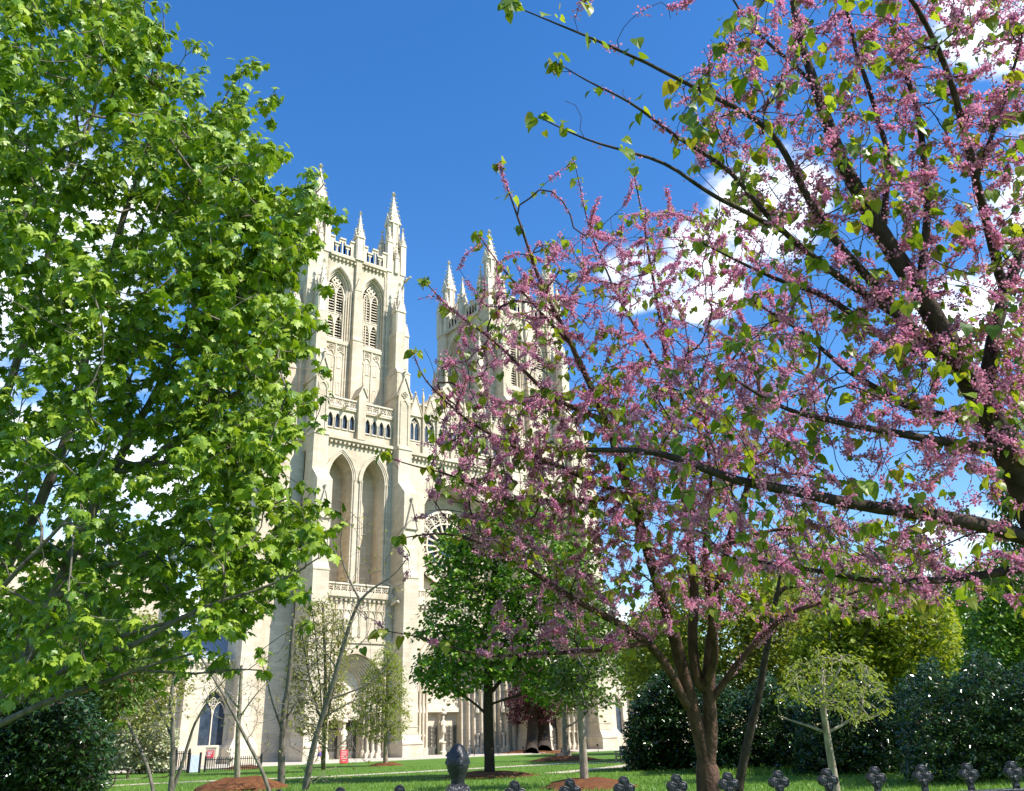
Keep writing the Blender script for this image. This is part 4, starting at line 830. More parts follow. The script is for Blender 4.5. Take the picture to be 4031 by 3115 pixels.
lawn_tree('leafy young maple with a straight dark trunk in a mulch ring before the central portal', (1045, 1656), GD(1045, 1656), [(1043, 1590), (1041, 1500), (1043, 1400), (1050, 1280), (1060, 1180), (1070, 1110)],
          [([(880, 1440), (910, 1390), (885, 1340), (935, 1250), (912, 1190), (960, 1110), (1030, 1090), (1075, 1050), (1150, 1075), (1220, 1110), (1270, 1230), (1290, 1380), (1260, 1470), (1180, 1510), (1110, 1470), (1060, 1440), (990, 1480), (930, 1480)], 620)], 2.4, BLOB, L_GRN, B_DARK, .26, 9, .34, .21, 'maple_tree',
          limbs=[([(1042, 1470), (1000, 1420), (960, 1380), (930, 1330)], .09, .02), ([(1042, 1480), (1100, 1420), (1160, 1360), (1220, 1300)], .1, .02), ([(1041, 1520), (980, 1480), (920, 1430)], .07, .02), ([(1043, 1440), (1090, 1330), (1130, 1200)], .08, .02), ([(1042, 1500), (1120, 1480), (1190, 1450)], .06, .02)])
lawn_tree('slender pale trunked tree with a thin reddish green crown in the front mulch bed', (1247, 1676), GD(1247, 1676), [(1243, 1600), (1238, 1520), (1236, 1420), (1238, 1330), (1245, 1240)],
          [([(1150, 1480), (1180, 1400), (1170, 1300), (1230, 1200), (1300, 1260), (1330, 1380), (1335, 1490), (1270, 1520), (1200, 1500)], 170)], 1.5, BLOB, L_MID, B_PALE, .16, 6, .25, .15, 'young_tree', limbs=[([(1237, 1470), (1270, 1420), (1300, 1370)], .05, .01), ([(1237, 1500), (1200, 1450), (1175, 1400)], .05, .01)])
lawn_tree('small lime green upright tree on the grass beside the left portal', (822, 1633), GD(822, 1633), [(822, 1560), (826, 1500), (828, 1440), (826, 1400)],
          [([(745, 1560), (752, 1490), (775, 1440), (800, 1395), (825, 1365), (850, 1400), (868, 1450), (872, 1530), (855, 1575), (800, 1580)], 330)], 1.6, OVAL, L_LIM, B_PALE, .17, 5, .32, .2, 'young_tree', tip=.012)
lawn_tree('feathery columnar tree of many upright stems leafing pale olive in front of the left tower', (690, 1642), 52, [(690, 1580), (688, 1500), (690, 1420), (688, 1330), (690, 1290)],
          [([(625, 1560), (610, 1450), (618, 1340), (650, 1280), (700, 1275), (745, 1330), (742, 1440), (725, 1560), (690, 1590)], 560)], 1.6, OVAL, L_OLV, B_GREY, .16, 3, .35, .24, 'columnar_tree', tip=.012,
          limbs=[([(690, 1560), (660, 1450), (640, 1330)], .06, .02), ([(690, 1570), (715, 1450), (735, 1340)], .06, .02), ([(690, 1550), (676, 1430), (665, 1290)], .06, .02), ([(690, 1560), (704, 1440), (712, 1300)], .06, .02)])
BARE = 'leafless young trees on the left lawn'
lawn_tree('nearly bare young magnolia with a forked leaning trunk, few pale buds at its tips', (650, 1686), GD(650, 1686), [(667, 1591), (697, 1502), (718, 1434), (736, 1368), (754, 1302), (768, 1281)],
          [([(560, 1500), (640, 1380), (700, 1290), (740, 1080), (800, 1100), (870, 1200), (860, 1320), (800, 1440), (760, 1560), (640, 1640)], 95), ([(640, 1600), (760, 1560), (800, 1660), (640, 1680)], 25)], 1.3, OVAL, L_OLV, B_GREY, .13, 1, .12, .2, 'magnolia_tree', tip=.008, droop=(-1.2, .2), group=BARE,
          limbs=[([(768, 1281), (798, 1246), (834, 1237), (870, 1190)], .05, .015), ([(768, 1281), (745, 1240), (722, 1180), (735, 1100)], .045, .012), ([(700, 1495), (760, 1470), (800, 1450), (850, 1380)], .045, .012), ([(690, 1530), (740, 1500), (800, 1480)], .035, .01), ([(720, 1430), (690, 1380), (650, 1350)], .03, .01)])
lawn_tree('bare young tree with one straight upright grey trunk', (600, 1674), GD(600, 1674), [(601, 1600), (605, 1540), (615, 1460), (622, 1380), (626, 1320)],
          [([(520, 1480), (560, 1380), (640, 1310), (690, 1380), (680, 1520), (600, 1600), (540, 1560)], 60)], 1.2, OVAL, L_OLV, B_GREY, .17, 1, .15, .15, 'young_tree', tip=.008, group=BARE, limbs=[([(602, 1560), (575, 1480), (555, 1400)], .05, .012), ([(604, 1540), (640, 1490), (665, 1430)], .04, .012)])
lawn_tree('bare tree with smooth pale trunk rising from the largest mulch mound', (506, 1666), GD(506, 1666), [(507, 1600), (509, 1540), (513, 1470), (515, 1420)],
          [([(430, 1500), (450, 1420), (520, 1380), (580, 1440), (570, 1520), (480, 1550)], 60)], 1.4, OVAL, L_OLV, B_PALE, .16, 1, .15, .15, 'young_tree', tip=.008, group=BARE, limbs=[([(510, 1520), (480, 1470), (455, 1430)], .05, .012), ([(510, 1530), (545, 1480), (575, 1450)], .05, .012)])
lawn_tree('bare sapling slanting left across the pale trunk on the mulch mound', (590, 1700), 24, [(560, 1640), (520, 1560), (485, 1490), (440, 1420), (420, 1390)],
          [([(400, 1440), (440, 1360), (500, 1400), (560, 1500), (600, 1620), (480, 1560)], 45)], .9, OVAL, L_OLV, B_GREY, .06, 1, .1, .1, 'sapling', tip=.005, group=BARE)
lawn_tree('bare two stemmed small tree with leaning grey stems before the iron railing', (365, 1690), 27, [(370, 1620), (372, 1560), (362, 1500), (375, 1420)],
          [([(300, 1500), (330, 1400), (400, 1370), (470, 1400), (480, 1480), (420, 1540)], 70)], 1.0, OVAL, L_OLV, B_GREY, .1, 2, .16, .13, 'young_tree', tip=.006, group=BARE, limbs=[([(366, 1690), (392, 1620), (408, 1560), (450, 1480), (500, 1430)], .07, .012), ([(368, 1570), (335, 1510), (310, 1460)], .04, .01)])
lawn_tree('drooping olive shrub with slanted bare stem and a few tan leaves', (345, 1700), 20, [(320, 1640), (290, 1570), (255, 1500), (230, 1450)],
          [([(180, 1480), (230, 1400), (330, 1400), (380, 1500), (340, 1600), (260, 1560)], 70)], .9, OVAL, L_OLV, B_GREY, .05, 3, .16, .12, 'shrub', 'shrub', tip=.005)
lawn_tree('multi stemmed crape myrtle with smooth red brown bark at the left hedge', (160, 1700), 15, [(162, 1640), (158, 1580), (150, 1510), (148, 1440)],
          [([(60, 1420), (120, 1330), (250, 1310), (330, 1380), (320, 1480), (200, 1540), (100, 1520)], 260)], 1.2, OVAL, L_MID, bark('red_brown_bark', (.13, .04, .025), (.36, .16, .1), 8), .07, 7, .18, .12, 'crape_myrtle', tip=.004, limbs=[([(165, 1695), (190, 1620), (205, 1560), (215, 1480), (225, 1400)], .06, .012), ([(168, 1690), (210, 1600), (240, 1540), (275, 1490), (310, 1450)], .055, .012)])
def bush(label, pts, n, D, dsp, lm, leaf=BLOB, k=14, spread=.2, size=.13, name='shrub', cat='shrub', base=None, bk=B_DARK, seed=0, group=None, tip=.006, droop=(-.6, .9)):
    """dense shrub: many stems from the ground, leaves out to an uneven surface"""
    root = empty(name); t = Tree(seed+int(D*10)); A = np.array(pts, float); x0, x1 = A[:, 0].min(), A[:, 0].max(); yb = A[:, 1].max()
    c = at((x0+x1)/2, yb, D); f = t.path([np.array([c[0], c[1], -.1]), np.array([c[0], c[1], .5])], .09, .06)
    for q in np.linspace(.12, .88, 5): e = at(x0+(x1-x0)*q, yb, D); t.path([np.array([e[0], e[1], .05]), np.array([e[0], e[1], .6])], .05, .03, f[0])
    T = poly_pts(t.g, pts, int(n*2.6), D, dsp); T = T[T[:, 2] > .05]; t.grow(T, max(.15, D*.01), D*.0006, .3); t.wood('stems', bk, root, tip)
    leaves_mesh('foliage', *leaf, *cluster_leaves(t.g, t.P[np.array(t.tips)], int(k*1.35), spread, size*1.1, None, droop, .7), lm, root); return tag(root, label, cat, group)
bush('dark clipped shrubbery with small glossy leaves in the bottom left corner', [(-60, 1480), (40, 1450), (120, 1470), (200, 1500), (222, 1560), (215, 1720), (-60, 1720)], 650, 13, 1.0, L_HOL, OVAL, 14, .14, .085, name='evergreen_hedge', cat='hedge')
bush('shrub covered in white blossom beside the far iron railing', [(235, 1640), (225, 1560), (250, 1480), (310, 1450), (360, 1500), (372, 1580), (360, 1640)], 320, 58, 1.6, L_WHT, BLOB, 9, .3, .2, seed=3)
bush('tall yellow green shrub glimpsed behind the maple limbs at far left', [(-40, 1560), (-20, 1330), (80, 1230), (200, 1250), (290, 1330), (300, 1480), (240, 1560)], 520, 40, 3, L_GRN, BLOB, 9, .5, .26, seed=5, name='shrub')
bush('olive leaved shrub between the maple and the white wall of the north wing', [(170, 1560), (200, 1380), (300, 1300), (380, 1350), (400, 1470), (330, 1540)], 260, 50, 2, L_OLV, OVAL, 6, .5, .28, seed=6)
bush('rounded dark holly bush at the end of the lawn path', [(1340, 1650), (1336, 1570), (1350, 1500), (1378, 1465), (1420, 1428), (1470, 1430), (1500, 1470), (1515, 1560), (1510, 1650)], 620, 42, 1.7, L_HOL, OVAL, 13, .26, .2, name='holly_bush', seed=1)
bush('dark glossy hedge section directly behind the many stemmed redbud', [(1490, 1650), (1485, 1500), (1530, 1440), (1580, 1490), (1630, 1430), (1680, 1500), (1730, 1470), (1735, 1650)], 620, 38, 2.2, L_HOL, OVAL, 13, .24, .18, name='evergreen_hedge', cat='hedge', seed=2)
bush('long dark hedge section behind the thin sapling', [(1700, 1655), (1705, 1500), (1760, 1440), (1800, 1500), (1850, 1420), (1890, 1490), (1945, 1440), (1960, 1650)], 620, 34, 2.2, L_HOL, OVAL, 13, .22, .16, name='evergreen_hedge', cat='hedge', seed=4)
bush('shadowy hedge section filling the bottom right corner above the rail', [(1930, 1660), (1925, 1500), (1980, 1400), (2030, 1470), (2090, 1380), (2140, 1440), (2260, 1350), (2260, 1660)], 700, 27, 2.0, L_HOL, OVAL, 13, .2, .14, name='evergreen_hedge', cat='hedge', seed=7)
lawn_tree('sunlit yellow green tree rising behind the dark hedge on the right', (1880, 1648), 50, [(1880, 1560), (1885, 1450), (1890, 1330)],
          [([(1700, 1480), (1690, 1380), (1740, 1290), (1830, 1230), (1930, 1220), (2010, 1270), (2050, 1380), (2030, 1470), (1900, 1500)], 700)], 3, BLOB, L_YEL, B_GREY, .2, 9, .45, .26, 'tree', tip=.012)
lawn_tree('broad mid green tree behind the stems of the pink redbud', (1600, 1640), 56, [(1600, 1560), (1598, 1450), (1590, 1300)],
          [([(1330, 1480), (1320, 1380), (1380, 1280), (1480, 1200), (1620, 1180), (1720, 1230), (1760, 1340), (1740, 1470), (1600, 1500), (1450, 1500)], 750)], 3.5, BLOB, L_LIM, B_GREY, .22, 8, .5, .26, 'tree', tip=.012)
lawn_tree('darker green tree closing the right edge of the lawn', (2150, 1640), 36, [(2150, 1560), (2140, 1420), (2150, 1300)],
          [([(2010, 1490), (2060, 1400), (2080, 1270), (2130, 1180), (2260, 1150), (2260, 1560), (2100, 1540)], 620)], 2.2, BLOB, L_GRN, B_GREY, .17, 7, .32, .19, 'tree', tip=.009)
lawn_tree('tall dark tree with drooping sprays above the right edge of the picture', (2230, 1640), 30, [(2230, 1400), (2220, 1100), (2215, 800), (2215, 620)],
          [([(2135, 1250), (2120, 1050), (2150, 850), (2175, 680), (2200, 600), (2270, 640), (2270, 1250)], 420)], 1.5, OVAL, L_MID, B_DARK, .2, 7, .3, .2, 'conifer_tree', tip=.008, droop=(.5, 1.4))
lawn_tree('airy lime green tree filling the gap beneath the lowest redbud limb', (1720, 1640), 64, [(1720, 1560), (1724, 1420), (1730, 1250)],
          [([(1560, 1500), (1580, 1330), (1640, 1230), (1760, 1150), (1860, 1200), (1900, 1330), (1880, 1480), (1720, 1510)], 600)], 4, BLOB, L_LIM, B_GREY, .25, 8, .6, .3, 'tree', tip=.014)
lawn_tree('sunlit fresh green tree far behind the hedge near the right edge', (2040, 1640), 58, [(2040, 1560), (2042, 1400), (2040, 1260)],
          [([(1930, 1500), (1940, 1350), (2000, 1230), (2080, 1200), (2160, 1260), (2220, 1380), (2200, 1500), (2040, 1520)], 500)], 3.5, BLOB, L_GRN, B_GREY, .22, 8, .5, .27, 'tree', tip=.013)
lawn_tree('low fresh green tree glimpsed between the holly bush and the redbud stems', (1430, 1625), 75, [(1430, 1560), (1428, 1480), (1425, 1400)],
          [([(1300, 1430), (1310, 1350), (1380, 1300), (1470, 1320), (1530, 1400), (1520, 1480), (1420, 1490)], 420)], 3, BLOB, L_GRN, B_GREY, .2, 8, .6, .32, 'tree', tip=.014)
lawn_tree('thin sapling with a leaning pale trunk and small spring leaves before the hedge', (1785, 1700), 14, [(1778, 1660), (1768, 1590), (1758, 1530), (1752, 1480), (1755, 1430)],
          [([(1640, 1500), (1680, 1420), (1740, 1380), (1830, 1400), (1880, 1450), (1900, 1520), (1820, 1540), (1760, 1500)], 150)], .8, OVAL, L_LIM, B_PALE, .085, 4, .12, .08, 'sapling', tip=.004, limbs=[([(1765, 1560), (1720, 1550), (1670, 1530)], .03, .008), ([(1764, 1565), (1810, 1540), (1850, 1500)], .03, .008), ([(1756, 1500), (1780, 1450), (1800, 1400)], .035, .008)])
lawn_tree('old conifer with a massive flared trunk and dark purple foliage, left of a pair', (1134, 1609), 88, [(1134, 1590), (1136, 1540), (1138, 1470), (1136, 1400)],
          [([(1080, 1540), (1085, 1470), (1120, 1420), (1180, 1430), (1200, 1500), (1170, 1540)], 200)], 2.5, OVAL, L_PUR, B_DARK, .75, 6, .6, .35, 'conifer_tree', tip=.02)
lawn_tree('old conifer with the thicker flared trunk, right of a pair near the portal', (1160, 1607), 90, [(1160, 1585), (1158, 1530), (1156, 1470), (1154, 1400)],
          [([(1110, 1520), (1120, 1450), (1150, 1410), (1210, 1430), (1240, 1500), (1200, 1530)], 200)], 2.5, OVAL, L_MID, B_DARK, .95, 6, .6, .35, 'conifer_tree', tip=.02)
lawn_tree('crooked little tree with mottled pale trunk bending beside the stone block', (1212, 1621), GD(1212, 1621), [(1207, 1600), (1204, 1575), (1206, 1550), (1200, 1525), (1206, 1505)],
          [([(1150, 1500), (1160, 1450), (1210, 1430), (1260, 1460), (1265, 1510), (1210, 1520)], 110)], 1.4, OVAL, L_PUR, B_PALE, .3, 5, .3, .2, 'young_tree', tip=.01, limbs=[([(1205, 1560), (1230, 1545), (1250, 1520)], .1, .03)])
# ---- grass blades along the nearer lawn
def grass():
    g = np.random.default_rng(3); n = 60000; px = g.uniform(150, 2184, n); py = g.uniform(1600, 1700, n)**1.0
    P = np.array([ground_at(a, b) for a, b in zip(px, py) if ray(a, b)[2] < -.01 and b > 1612-.02*(a-700)]); dd = np.linalg.norm(P-CAM, axis=1); P = P[dd < 62]; dd = dd[dd < 62]
    # extra tall tufts in front of the hedge
    q = np.array([ground_at(a, 1652+g.normal(0, 3)-.035*(a-1500)) for a in g.uniform(1500, 2184, 5000)]); hq = g.uniform(.12, .32, len(q)); h = np.r_[g.uniform(.05, .13, len(P)), hq]; P = np.concatenate([P, q]); P[:, 2] = 0
    az = g.uniform(0, 6.28, len(P)); d = np.stack([np.cos(az)*.45, np.sin(az)*.45, np.ones(len(P))], 1)
    tv = [(0, -.13, 0), (0, .13, 0), (.6, .08, .03), (1, 0, .12)]
    o = leaves_mesh('grass', tv, [(0, 1, 2), (0, 2, 3)], P, d, g.normal(0, 1, (len(P), 3)), h, leaf_mat('grass_blade', [(.09, .18, .02), (.14, .26, .03), (.2, .3, .05)], .3), None)
    return tag(o, kind='stuff')
grass()
# ------------------------------------------------------------------ iron fence close to the camera
FA, FD, FZ, FSP = R_(11.49), (-.423, 3.185), 1.559, .2
FROT = math.atan2(*(RT*math.cos(FA)+FH*math.sin(FA))[[1, 0]])
FO = np.array([CAM[0], CAM[1], 0])+RT*FD[0]+FH*FD[1]
fence = tag(empty('iron_fence', FO, FROT), 'black painted iron fence with clover shaped picket heads and a tall bud finial', 'fence')
def clover_mb():
    m = MB(); out = []; c = [(0, .0215, .0185), (.0205, -.002, .0185), (0, -.0235, .0135), (-.0205, -.002, .0185)]
    for dx, dz, r in c:               # each lobe a domed disc with a raised rim, front and back
        n = 16; rings = [(0, .0105), (.55, .0115), (.72, .010), (.82, .0125), (.95, .0115), (1.0, .007)]
        for sg in (-1, 1):
            v = [(dx, sg*rings[0][1], dz)]; 
            for f_, y in rings[1:]:
                for k in range(n): a = 2*math.pi*k/n; v.append((dx+r*f_*math.cos(a), sg*y, dz+r*f_*math.sin(a)))
            f = [(0, 1+k, 1+(k+1) % n) for k in range(n)]
            for j in range(len(rings)-2): f += [(1+j*n+k, 1+(j+1)*n+k, 1+(j+1)*n+(k+1) % n, 1+j*n+(k+1) % n) for k in range(n)]
            m.add(v, f)
        v = [(dx+r*math.cos(2*math.pi*k/n), y, dz+r*math.sin(2*math.pi*k/n)) for y in (-.007, .007) for k in range(n)]; m.add(v, [(k, (k+1) % n, n+(k+1) % n, n+k) for k in range(n)])
    m.box(-.016, .016, -.0095, .0095, -.022, .02); m.box(-.0105, .0105, -.008, .008, -.06, -.02); return m
hd = clover_mb(); pk = MB(); pk.box(-.008, .008, -.008, .008, 0, FZ-.09)
first = None
for i in list(range(-6, 1))+list(range(2, 16)):
    if first is None:
        first = pk.build('picket', M_IR, fence, loc=(i*FSP, 0, 0)); ch = hd.build('clover_head', M_IR, first, True, loc=(0, 0, FZ-.04))
        ch.data.set_sharp_from_angle(angle=R_(40))
    else: c = copy_tree(first, fence); c.location = (i*FSP, 0, 0)
for z0, z1 in ((FZ-.125, FZ-.098), (.25, .28)):
    m = MB(); m.box(-6.6*FSP, 15.5*FSP, -.017, .017, z0, z1); m.build('rail', M_IR, fence, bevel=.003)
m = MB(); m.box(-.022, .022, -.022, .022, 0, FZ-.05); m.frustum(-.046, .046, -.046, .046, FZ-.05, -.034, .034, -.034, .034, FZ-.012); m.frustum(-.034, .034, -.034, .034, FZ-.012, -.024, .024, -.024, .024, FZ-.004)
post = m.build('post', M_IR, fence, loc=(FSP, 0, 0), bevel=.002)
m = MB(); n = 20; prof = [(.022, -.006), (.023, .012), (.028, .03), (.0355, .05), (.0385, .068), (.0365, .084), (.030, .1), (.0225, .114), (.015, .124), (.007, .1285), (.001, .1295)]
v = []
for r, z in prof:                     # four-lobed bud
    for k in range(n): a = 2*math.pi*k/n; rr = r*(1+.07*math.cos(4*a)); v.append((rr*math.cos(a), rr*math.sin(a), z+FZ-.004))
m.add(v, [(j*n+k, j*n+(k+1) % n, (j+1)*n+(k+1) % n, (j+1)*n+k) for j in range(len(prof)-1) for k in range(n)])
fin = m.build('finial', M_IR, post, True)
lf = MB()
for k in range(4):                    # overlapping leaf tips cut up the four faces
    a0 = -math.pi/2+k*math.pi/2; ca, sa = math.cos(a0), math.sin(a0)
    for z, r, w_, h in ((.034, .031, .013, .02), (.058, .0395, .015, .022), (.084, .0385, .0125, .022)):
        P = [(-w_, r-.006, z), (0, r+.006, z+.006), (w_, r-.006, z), (0, r+.001-.007*(z > .07), z+h)]
        lf.add([(x*-sa+y*ca, x*ca+y*sa, q+FZ-.004) for x, y, q in P], [(0, 1, 3), (1, 2, 3)])
lf.build('leaf_tips', M_IR, fin)
# ------------------------------------------------------------------ small things on the lawn and terrace
M_RED = mat('red_board', (.62, .06, .07), .5, .3, .08, 6); M_WH = mat('white_paint', (.75, .74, .72), .6); M_WD = mat('weathered_teak', (.26, .22, .17), .85, .2, .3, 9); M_GY = mat('dark_stone_block', (.055, .055, .058), .7, .3, .3, 5, .4, 20)
def facing(P): d = CAM-P; return math.atan2(d[1], d[0])+math.pi/2
P = ground_at(733, 1629, .1); r = tag(empty('sign_board', P, facing(P)+.1), 'red free standing notice board with rows of white lettering by the left portal', 'sign')
m = MB(); m.hexa([(-.29, -.2, .05), (.29, -.2, .05), (.29, -.16, .05), (-.29, -.16, .05), (-.29, -.03, .98), (.29, -.03, .98), (.29, .01, .98), (-.29, .01, .98)]); m.build('board', M_RED, r, bevel=.01)
m = MB(); m.hexa([(-.29, .2, .0), (.29, .2, .0), (.29, .24, .0), (-.29, .24, .0), (-.29, .02, .96), (.29, .02, .96), (.29, .05, .96), (-.29, .05, .96)]); m.build('rear_leg', M_RED, r)
m = MB()
for k, (w0, z) in enumerate(((.18, .84), (.2, .72), (.14, .6), (.2, .48), (.17, .36), (.1, .18))):
    x = -.2
    while x < w0: l_ = .05+.03*((k*7+int(x*50)) % 3); y = -.2+.17*(z-.05)/.93; m.box(x, x+l_, y-.012, y-.004, z, z+.045); x += l_+.025
m.build('lettering', M_WH, r)
P = ground_at(446, 1638, 0); r = tag(empty('notice_sign', P, facing(P)-.4), 'small crimson notice on a grey stone panel behind the low iron railing', 'sign')
m = MB(); m.box(-.42, .42, 0, .12, 0, 1.45); m.box(-.47, .47, -.03, .15, 1.45, 1.55); m.build('stone_panel', M_ST, r); m = MB(); m.box(-.26, .26, -.06, -.01, .72, 1.28); m.build('board', M_RED, r)
m = MB(); [m.box(-.2, .2-.08*k, -.075, -.062, 1.13-.13*k, 1.19-.13*k) for k in range(3)]; m.build('lettering', M_WH, r)
def railing(label, a, b, h, sp, group='dark iron railings at the north wing'):
    A, B = ground_at(*a), ground_at(*b); l_ = float(np.linalg.norm(B-A)); r = tag(empty('iron_railing', A, math.atan2(B[1]-A[1], B[0]-A[0])), label, 'railing', group); m = MB()
    for k in range(int(l_/sp)+1): x = k*sp; m.box(x-.018, x+.018, -.018, .018, 0, h); m.pyramid(x, 0, h, .03, h+.1)
    m.build('bars', M_IR, r)
    for z in (.15, h-.12): m = MB(); m.box(0, l_, -.03, .03, z, z+.05); m.build('rail', M_IR, r)
    for x in (0, l_): m = MB(); m.box(x-.05, x+.05, -.05, .05, 0, h+.12); m.pyramid(x, 0, h+.12, .06, h+.25); m.build('post', M_IR, r)
railing('taller section of dark iron railing with close bars left of the pale panel gate', (371, 1650), (400, 1649.5), 1.3, .14)
railing('low dark iron railing in front of the pedestal figure and the crimson notice', (436, 1647.5), (556, 1641), .85, .17)
railing('dark iron railing half hidden by the white blossom shrub', (222, 1645), (362, 1649), 1.35, .16)
P, Q = ground_at(401, 1649.5), ground_at(435, 1647.8); r = tag(empty('panel_gate', P, math.atan2(Q[1]-P[1], Q[0]-P[0])), 'pale blue white panel gate with dark posts set between the iron railings', 'gate'); l_ = float(np.linalg.norm(Q-P))
m = MB(); [m.box(.08+k*(l_-.5)/7, .05+(k+1)*(l_-.5)/7, -.03, .03, .05, 1.1) for k in range(7)]; m.box(.05, l_-.4, .03, .05, .1, 1.05); m.build('panel', mat('pale_blue_paint', (.55, .62, .74), .6, .3, .08, 4), r)
for x in (0, l_-.35): m = MB(); m.box(x-.05, x+.06, -.06, .06, 0, 1.25); m.build('gate_post', M_IR, r)
P = ground_at(490, 1641); r = tag(empty('garden_statue', P, facing(P)), 'small weathered stone figure on a pedestal behind the low iron railing', 'statue')
m = MB(); m.box(-.28, .28, -.28, .28, 0, .18); m.lathe(0, 0, [(.22, .18), (.15, .25), (.15, .6), (.2, .68), (.36, .74), (.36, .82)], 12); m.build('pedestal', M_TR, r)
m = MB(); m.lathe(0, 0, [(.2, .82), (.16, .9), (.14, 1.0), (.17, 1.12), (.1, 1.2), (.07, 1.23), (.11, 1.3), (.12, 1.38), (.07, 1.46), (.01, 1.5)], 12); tube_pts(m, [(.15, 0, 1.14), (.3, -.05, 1.05), (.34, -.1, .92)], [.06, .05, .04]); tube_pts(m, [(-.15, 0, 1.14), (-.3, -.05, 1.2), (-.33, -.08, 1.32)], [.06, .05, .04]); m.build('figure', M_TR, r, True)
P = ground_at(1345, 1627); r = tag(empty('garden_bench', P, facing(P)-.55), 'weathered wooden garden bench beside the holly bush at the path end', 'bench')
for x in (-.85, .85):
    m = MB(); m.box(x-.04, x+.04, -.3, -.22, 0, .62); m.box(x-.04, x+.04, .22, .3, 0, .95); m.box(x-.05, x+.05, -.36, .26, .62, .68); m.box(x-.035, x+.035, -.22, .22, .34, .4); m.box(x-.03, x+.03, -.22, .22, .1, .15); m.build('end_frame', M_WD, r, bevel=.006)
m = MB(); [m.box(-.81, .81, -.3+.115*k, -.21+.115*k, .42, .45) for k in range(5)]; m.build('seat', M_WD, r)
m = MB(); m.box(-.81, .81, .23, .27, .86, .95); m.box(-.81, .81, .23, .27, .5, .56); [m.box(-.78+.12*k, -.71+.12*k, .235, .265, .56, .86) for k in range(14)]; m.build('backrest', M_WD, r)
P = ground_at(1198, 1620.5); r = tag(empty('stone_block', P, facing(P)+.2), 'dark two tiered stone block beside the crooked pale trunk', 'monument')
m = MB(); m.frustum(-.42, .42, -.3, .3, 0, -.4, .4, -.28, .28, .45); m.build('base', M_GY, r, bevel=.02); m = MB(); m.frustum(-.02, .38, -.2, .2, .45, 0, .36, -.18, .18, .8); m.build('upper_tier', M_GY, r, bevel=.02)
FL = 'floodlights along the foot of the facade'
for px, py, lb in ((840, 1617, 'small bronze floodlight on a stake beside the pier left of the central portal'), (1117, 1609, 'small bronze floodlight on a stake just left of the conifer pair'), (1276, 1603, 'small bronze floodlight on a stake by the last buttress on the right'), (755, 1624, 'small bronze floodlight on a stake inside the left portal')):
    P = ground_at(px, py, .0); r = tag(empty('floodlight', P, 0.4), lb, 'floodlight', FL)
    m = MB(); m.lathe(0, 0, [(.09, 0), (.03, .04), (.025, .5)], 8); m.build('stake', M_IR, r); m = MB(); m.lathe(0, .04, [(.06, .48), (.1, .52), (.13, .66), (.13, .7)], 10); m.build('lamp_head', M_BR, r)
for px, py, lb in ((1012, 1612, 'slim metal handrail on the steps of the central portal, nearer its doors'), (1062, 1610, 'slim metal handrail on the steps at the right jamb of the central portal')):
    P = ground_at(px, py, .1); r = tag(empty('handrail', P, R_(15)), lb, 'handrail', 'handrails on the portal steps'); m = MB(); tube_pts(m, [(0, 0, 0), (0, 0, .85), (.08, 0, .92), (.9, -.4, .5), (1.0, -.45, .42), (1.0, -.45, 0)], .035, 6); m.build('tube_rail', M_BR, r, True)
# ---- walker in front of the left portal
def skin_mesh(name, joints, edges, m, parent, root=0, sub=2):
    me = bpy.data.meshes.new(name); me.from_pydata([j[:3] for j in joints], edges, []); me.materials.append(m)
    o = bpy.data.objects.new(name, me); COL.objects.link(o); o.parent = parent
    o.modifiers.new('skin', 'SKIN'); me.skin_vertices or me.attributes
    for k, j in enumerate(joints): me.skin_vertices[0].data[k].radius = (j[3], j[4] if len(j) > 4 else j[3]); me.skin_vertices[0].data[k].use_root = (k == root)
    o.modifiers['skin'].use_smooth_shade = True
    sbd = o.modifiers.new('sub', 'SUBSURF'); sbd.levels = sub; sbd.render_levels = sub; return o
P = ground_at(680, 1631, .0); r = tag(empty('person', P, facing(P)+R_(62)), 'dark haired person in pale pink top and purple shorts walking by the left portal', 'person')
M_SK = mat('skin', (.55, .33, .24), .55, .3)
J = [(0, 0, .92, .13, .1), (0, 0, 1.1, .115, .085), (0, -.01, 1.32, .15, .095), (0, 0, 1.43, .055), (0, -.02, 1.5, .06), (0, -.03, 1.58, .085, .095), (0, -.02, 1.67, .07, .08),
     (.17, 0, 1.37, .055), (.22, .06, 1.12, .042), (.2, -.06, .9, .034), (.2, -.1, .82, .034, .02), (-.17, 0, 1.37, .055), (-.22, -.05, 1.12, .042), (-.19, -.22, .98, .034), (-.18, -.28, .93, .032, .02),
     (.09, 0, .84, .095), (.1, -.14, .48, .062), (.1, -.16, .1, .04), (.1, -.3, .04, .035, .03), (-.09, 0, .84, .095), (-.1, .1, .48, .062), (-.1, .32, .14, .04), (-.1, .24, .04, .035, .03)]
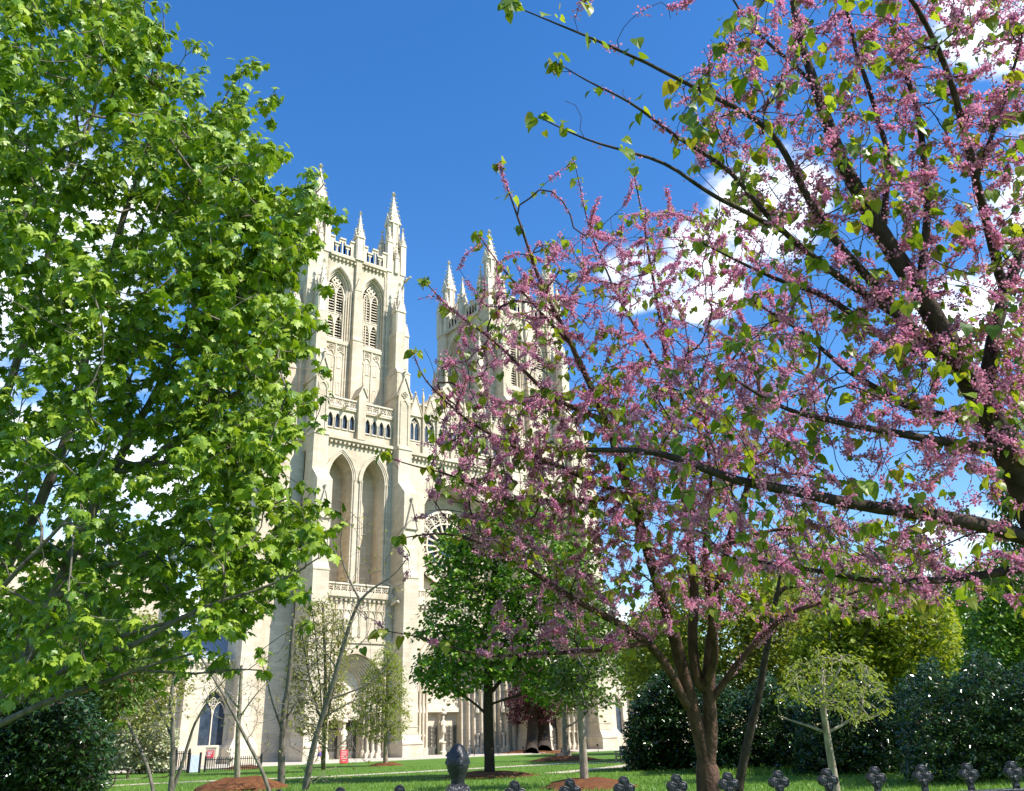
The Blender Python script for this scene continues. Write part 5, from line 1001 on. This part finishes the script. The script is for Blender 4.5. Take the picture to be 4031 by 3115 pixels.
E_ = [(0, 1), (1, 2), (2, 3), (3, 4), (4, 5), (5, 6), (2, 7), (7, 8), (8, 9), (9, 10), (2, 11), (11, 12), (12, 13), (13, 14), (0, 15), (15, 16), (16, 17), (17, 18), (0, 19), (19, 20), (20, 21), (21, 22)]
for s_, b in ((1, 10), (-1, 14)):     # fingers and thumb
    hx, hy, hz = J[b][:3]
    for k in range(5):
        J.append((hx+s_*.0, hy-.02+.013*(k-2), hz-.06-.012*(2-abs(k-2)), .008)); E_.append((b, len(J)-1))
body = skin_mesh('body', J, E_, M_SK, r)
m = MB(); m.add([(0, -.12, 1.57), (-.012, -.118, 1.545), (.012, -.118, 1.545), (0, -.15, 1.55)], [(0, 1, 3), (0, 3, 2), (1, 2, 3)]); [m.diamond(q, -.115, 1.595, .012, .008) for q in (-.035, .035)]; m.box(-.025, .025, -.118, -.108, 1.515, 1.523); [m.diamond(q, -.03, 1.57, .02, .035) for q in (-.09, .09)]; m.build('face', M_SK, body)
m = MB(); m.lathe(0, -.005, [(.098, 1.52), (.108, 1.58), (.108, 1.64), (.09, 1.7), (.05, 1.735), (.005, 1.745)], 14); o = m.build('hair', mat('dark_hair', (.03, .02, .015), .6), r, True); o.location = (0, .03, 0)
skin_mesh('top', [(0, 0, .98, .145, .115), (0, 0, 1.12, .13, .1), (0, -.01, 1.32, .165, .11), (0, 0, 1.4, .09, .075)], [(0, 1), (1, 2), (2, 3)], mat('pale_pink_cloth', (.72, .5, .46), .8), r)
skin_mesh('shorts', [(0, 0, .98, .15, .115), (0, 0, .86, .155, .12), (.09, -.03, .7, .105), (.095, -.07, .6, .1), (-.09, .02, .7, .105), (-.095, .05, .6, .1)], [(0, 1), (1, 2), (2, 3), (1, 4), (4, 5)], mat('purple_cloth', (.17, .1, .42), .8), r)
skin_mesh('shoe', [(.1, -.17, .06, .05), (.1, -.3, .045, .045, .04), (.1, -.36, .04, .03)], [(0, 1), (1, 2)], M_WH, r, sub=1); skin_mesh('shoe', [(-.1, .33, .12, .05), (-.1, .24, .06, .045, .04), (-.1, .18, .045, .03)], [(0, 1), (1, 2)], M_WH, r, sub=1)
